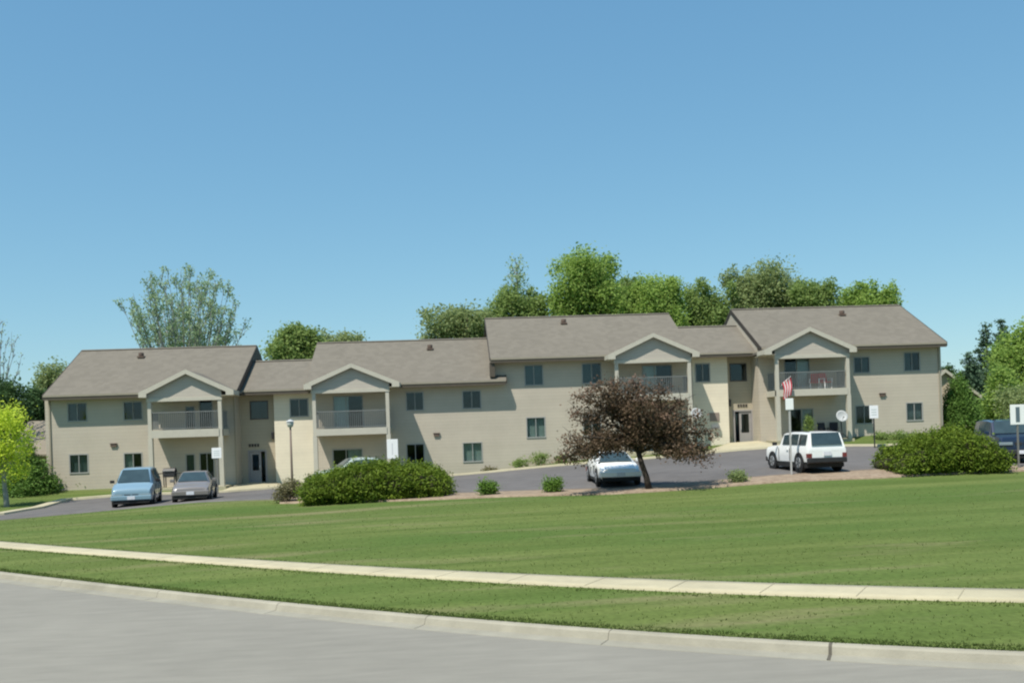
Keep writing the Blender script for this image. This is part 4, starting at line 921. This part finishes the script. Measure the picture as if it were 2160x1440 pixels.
sign('white sign with a dark centre in front of the navy car',2146,853,895,32,985,38.6,'dark')
sign('small white sign on a tall pale pole standing before the white wagon',1665,840,864,17,1003,38.6,None,mat('post_pale',(.42,.41,.39),.5,.05,5))
# red and white flag hanging from the corner of the top right balcony
xl,xr,Yf,zd,gz_ = PO[3]
def flag():
    a = Vector((xl+.35,Yf+.02,zd+.35)); t = thing('flag','red and white flag hanging from the rightmost balcony rail','flag',a)
    e = a+Vector((.45,-.42,.45)); MB().tube([a+Vector((0,.1,-.1)),e],[.018,.014],8).build('staff', white_sign, t)
    n, m_ = 16, 7; w_, h = 1.05, 1.15
    cols = [mat('flag_red',(.45,.035,.05),.8,.05,4), mat('flag_white',(.55,.52,.52),.8,.05,4)]
    s0 = a+Vector((.04,-.05,.05)); s1 = e
    for k in range(m_):
        mb = MB(); g = 0
        for i in range(n+1):
            f = i/n; 
            for u in (k/m_, (k+1)/m_):
                p = s1.lerp(s0, u); y = math.sin(f*7+u*2)*.05; mb.v.append((p.x+.12*f*(.35+u*.5)+math.sin(f*5)*.04, p.y+y, p.z-f*h*(1-.1*u)))
        mb.f = [(2*i,2*i+1,2*i+3,2*i+2) for i in range(n)]; o = mb.build('stripe', cols[k%2], t, smooth=True)
        so_ = o.modifiers.new('s','SOLIDIFY'); so_.thickness = .006
flag()
def chair(label, x, y, z, rz, m, group=None, frame=None):
    t = thing('patio_chair', label, 'chair', (0,0,0), group); fr = frame or white_sign
    MB().box(-.26,.26,-.25,.25,.40,.45).build('seat', m, t, bevel=.02)
    b = MB().cbox((0,.29,.72),(.52,.05,.58),Matrix.Rotation(R(-12),3,'X')); b.build('backrest', m, t, bevel=.02)
    for sx_ in (-1,1):
        for sy in (-1,1): MB().box(sx_*.24-.02,sx_*.24+.02,sy*.22-.02,sy*.22+.02,0,.40).build('leg', fr, t)
        MB().box(sx_*.28-.03,sx_*.28+.03,-.25,.27,.62,.66).build('armrest', fr, t)
        MB().box(sx_*.28-.02,sx_*.28+.02,-.24,-.20,.40,.62).build('arm_support', fr, t)
    t.location = (x,y,z); t.rotation_euler.z = rz; return t
redm = mat('chair_red',(.55,.07,.07),.7,.1,5); dkm = mat('chair_dark',(.03,.03,.035),.7,.1,5); grn = mat('cushion_green',(.08,.2,.12),.8,.1,5)
GC = 'chairs on the porches'
chair('red cushioned chair on the rightmost upper balcony',XY(1742,800,Yf+.9),Yf+.9,zd,R(15),redm,GC)
chair('red chair beside the cushioned one, nearer the rightmost balcony door',XY(1718,800,Yf+1.2),Yf+1.2,zd,R(-25),redm,GC)
p = XY(1738,900,Yf+.9); chair('dark patio chair on the ground floor porch, left of the white dish',p,Yf+.9,gz_,R(10),dkm,GC,blackm)
p = XY(1757,900,Yf+1.3); chair('dark patio chair closest to the white dish on the ground floor porch',p,Yf+1.3,gz_,R(-30),dkm,GC,blackm)
def dish(label, px, py, d, r, floor, stand=True):
    p = P(px,py,d); b = Vector((p.x,p.y,floor)); t = thing('satellite_dish',label,'satellite dish',b)
    mb = MB().tube([b,Vector((p.x,p.y+.12,p.z))],.035,8); 
    if stand:
        for k in range(3): a = k*2.1; mb.tube([b+Vector((0,0,.35)),b+Vector((math.cos(a)*.4,math.sin(a)*.4,0.02))],.025,6)
    mb.build('stand', blackm, t)
    prof = [(.001,.0),(r*.4,.015),(r*.75,.05),(r,.10),(r*.98,.115),(r*.72,.065),(r*.38,.03),(.001,.015)]
    m2 = MB().lathe(prof, n=20); rot = Matrix.Rotation(R(72),3,'X')
    dd = MB().add([rot@Vector(v)*1.0+p for v in m2.v], m2.f).build('dish', mat('dish_white',(.42,.43,.42),.5,.05,4), t, smooth=True)
    MB().tube([p+Vector((0,.03,-r*.8)),p+Vector((0,-r*.9,-r*.15))],.012,6).cbox(p+Vector((0,-r*.9,-r*.12)),(.06,.08,.06)).build('feed_arm', blackm, t)
dish('round white satellite dish on a tripod on the rightmost ground floor porch',1775,878,57.8*1.01,.36,gz_)
xl3,xr3,Yf3,zd3,g3 = PO[2]
dish('white satellite dish on a pole right of the crabapple, beside the third porch',1468,872,57.6,.33,tz(XY(1468,930,57.6),57.6)-.1,False)
# plant on the rightmost lower porch
b = Vector((XY(1706,900,Yf+.5),Yf+.5,gz_)); t = thing('potted_plant','green potted plant by the ground floor sliding door of the rightmost porch','plant',b)
MB().lathe([(.001,0),(.15,0),(.2,.34),(.17,.34),(.001,.3)],b,12).build('pot', mat('pot',(.05,.045,.04),.6), t)
V, ti = leaves([(b.x,b.y,b.z+.8,.3,.3,.5),(b.x,b.y,b.z+1.2,.2,.2,.35)],110,10,.09,31,shell=.2); npmesh('foliage', V, 4, lf_mid, t, ti)
# barbecue grill under the leftmost balcony
xl1,xr1,Yf1,zd1,g1 = PO[0]
b = Vector((XY(358,990,Yf1+.6),Yf1+.6,g1)); t = thing('barbecue_grill','black lidded barbecue grill on the leftmost porch behind the brownish sedan','grill',b)
MB().box(b.x-.35,b.x+.35,b.y-.25,b.y+.25,b.z+.62,b.z+.85).build('firebox', blackm, t, bevel=.03)
MB().extx([(b.y-.25,b.z+.86),(b.y+.25,b.z+.86),(b.y+.25,b.z+1.0),(b.y+.1,b.z+1.15),(b.y-.12,b.z+1.13),(b.y-.25,b.z+.98)],b.x-.36,b.x+.36).build('lid', blackm, t, bevel=.02)
for sx_ in (-1,1):
    MB().box(b.x+sx_*.62-.24,b.x+sx_*.62+.24,b.y-.2,b.y+.2,b.z+.82,b.z+.86).build('side_shelf', blackm, t)
    for sy in (-1,1): MB().box(b.x+sx_*.3-.025,b.x+sx_*.3+.025,b.y+sy*.2-.025,b.y+sy*.2+.025,b.z,b.z+.62).build('leg', blackm, t)
MB().tube([(b.x-.25,b.y-.3,b.z+1.0),(b.x+.25,b.y-.3,b.z+1.0)],.015,6).build('handle', chrome, t)
# pale stake / edging stone at the left end of the hedge
b = G(652,1062,39.6); t = thing('marker_stake','pale slanted wooden stake at the left end of the wide hedge','stake',b)
m = mat('stake_pale',(.42,.38,.24),.8,.15,6)
MB().cbox(b+Vector((-.05,0,.22)),(.14,.05,.62),Matrix.Rotation(R(-10),3,'Y')).build('board', m, t)
MB().cbox(b+Vector((.0,0,-.02)),(.34,.16,.12)).build('foot', m, t, bevel=.02)
# ---------------------------------------------------------------- camera, light, sky
cam = bpy.data.cameras.new('camera'); co = bpy.data.objects.new('camera', cam); col.objects.link(co)
co.location = (0,0,CZ); cam.sensor_width = 36; cam.lens = F/2160*36; cam.clip_end = 3000; cam.shift_y = (PYC-720)/2160
# look level along +Y turned YAW to the right, then rolled
co.rotation_euler = (Matrix.Rotation(-YAW,3,'Z')@Matrix.Rotation(R(90),3,'X')@Matrix.Rotation(ROLLS*ROLL,3,'Z')).to_euler()
scn.camera = co
sun = bpy.data.lights.new('sun','SUN'); so = bpy.data.objects.new('sun', sun); col.objects.link(so)
sd = Vector((-.87,-1,2.38)).normalized()       # towards the sun
so.rotation_euler = sd.to_track_quat('Z','Y').to_euler(); so.location = (0,0,60)
sun.energy = 5.0; sun.angle = R(.53); sun.color = (1.0,.95,.86)
w = bpy.data.worlds.new('World'); scn.world = w; w.use_nodes = True
nt = w.node_tree; bg = nt.nodes['Background']; sk = nt.nodes.new('ShaderNodeTexSky'); sk.sky_type = 'NISHITA'; sk.sun_disc = False
sk.sun_elevation = math.asin(sd.z); sk.sun_rotation = math.atan2(sd.x, sd.y)
sk.altitude = 0; sk.air_density = SKY[0]; sk.dust_density = SKY[1]; sk.ozone_density = SKY[2]
mu = nt.nodes.new('ShaderNodeVectorMath'); mu.operation = 'MULTIPLY'; mu.inputs[1].default_value = (1.02,1.56,2.42)
pw = nt.nodes.new('ShaderNodeVectorMath'); pw.operation = 'POWER'; pw.inputs[1].default_value = (.7,.56,.42)
un = nt.nodes.new('ShaderNodeVectorMath'); un.operation = 'MULTIPLY'; un.inputs[1].default_value = (.92,1.14,.98); nt.links.new(sk.outputs[0], un.inputs[0]); nt.links.new(un.outputs[0], pw.inputs[0])
nt.links.new(pw.outputs[0], mu.inputs[0]); nt.links.new(mu.outputs[0], bg.inputs[0]); bg.inputs[1].default_value = SKY[3]
scn.view_settings.view_transform = 'Standard'; scn.view_settings.look = 'None'; scn.view_settings.gamma = 1; scn.view_settings.exposure = EXPO
scn.cycles.filter_width = 2.2; scn.cycles.max_bounces = 6; scn.cycles.transparent_max_bounces = 12
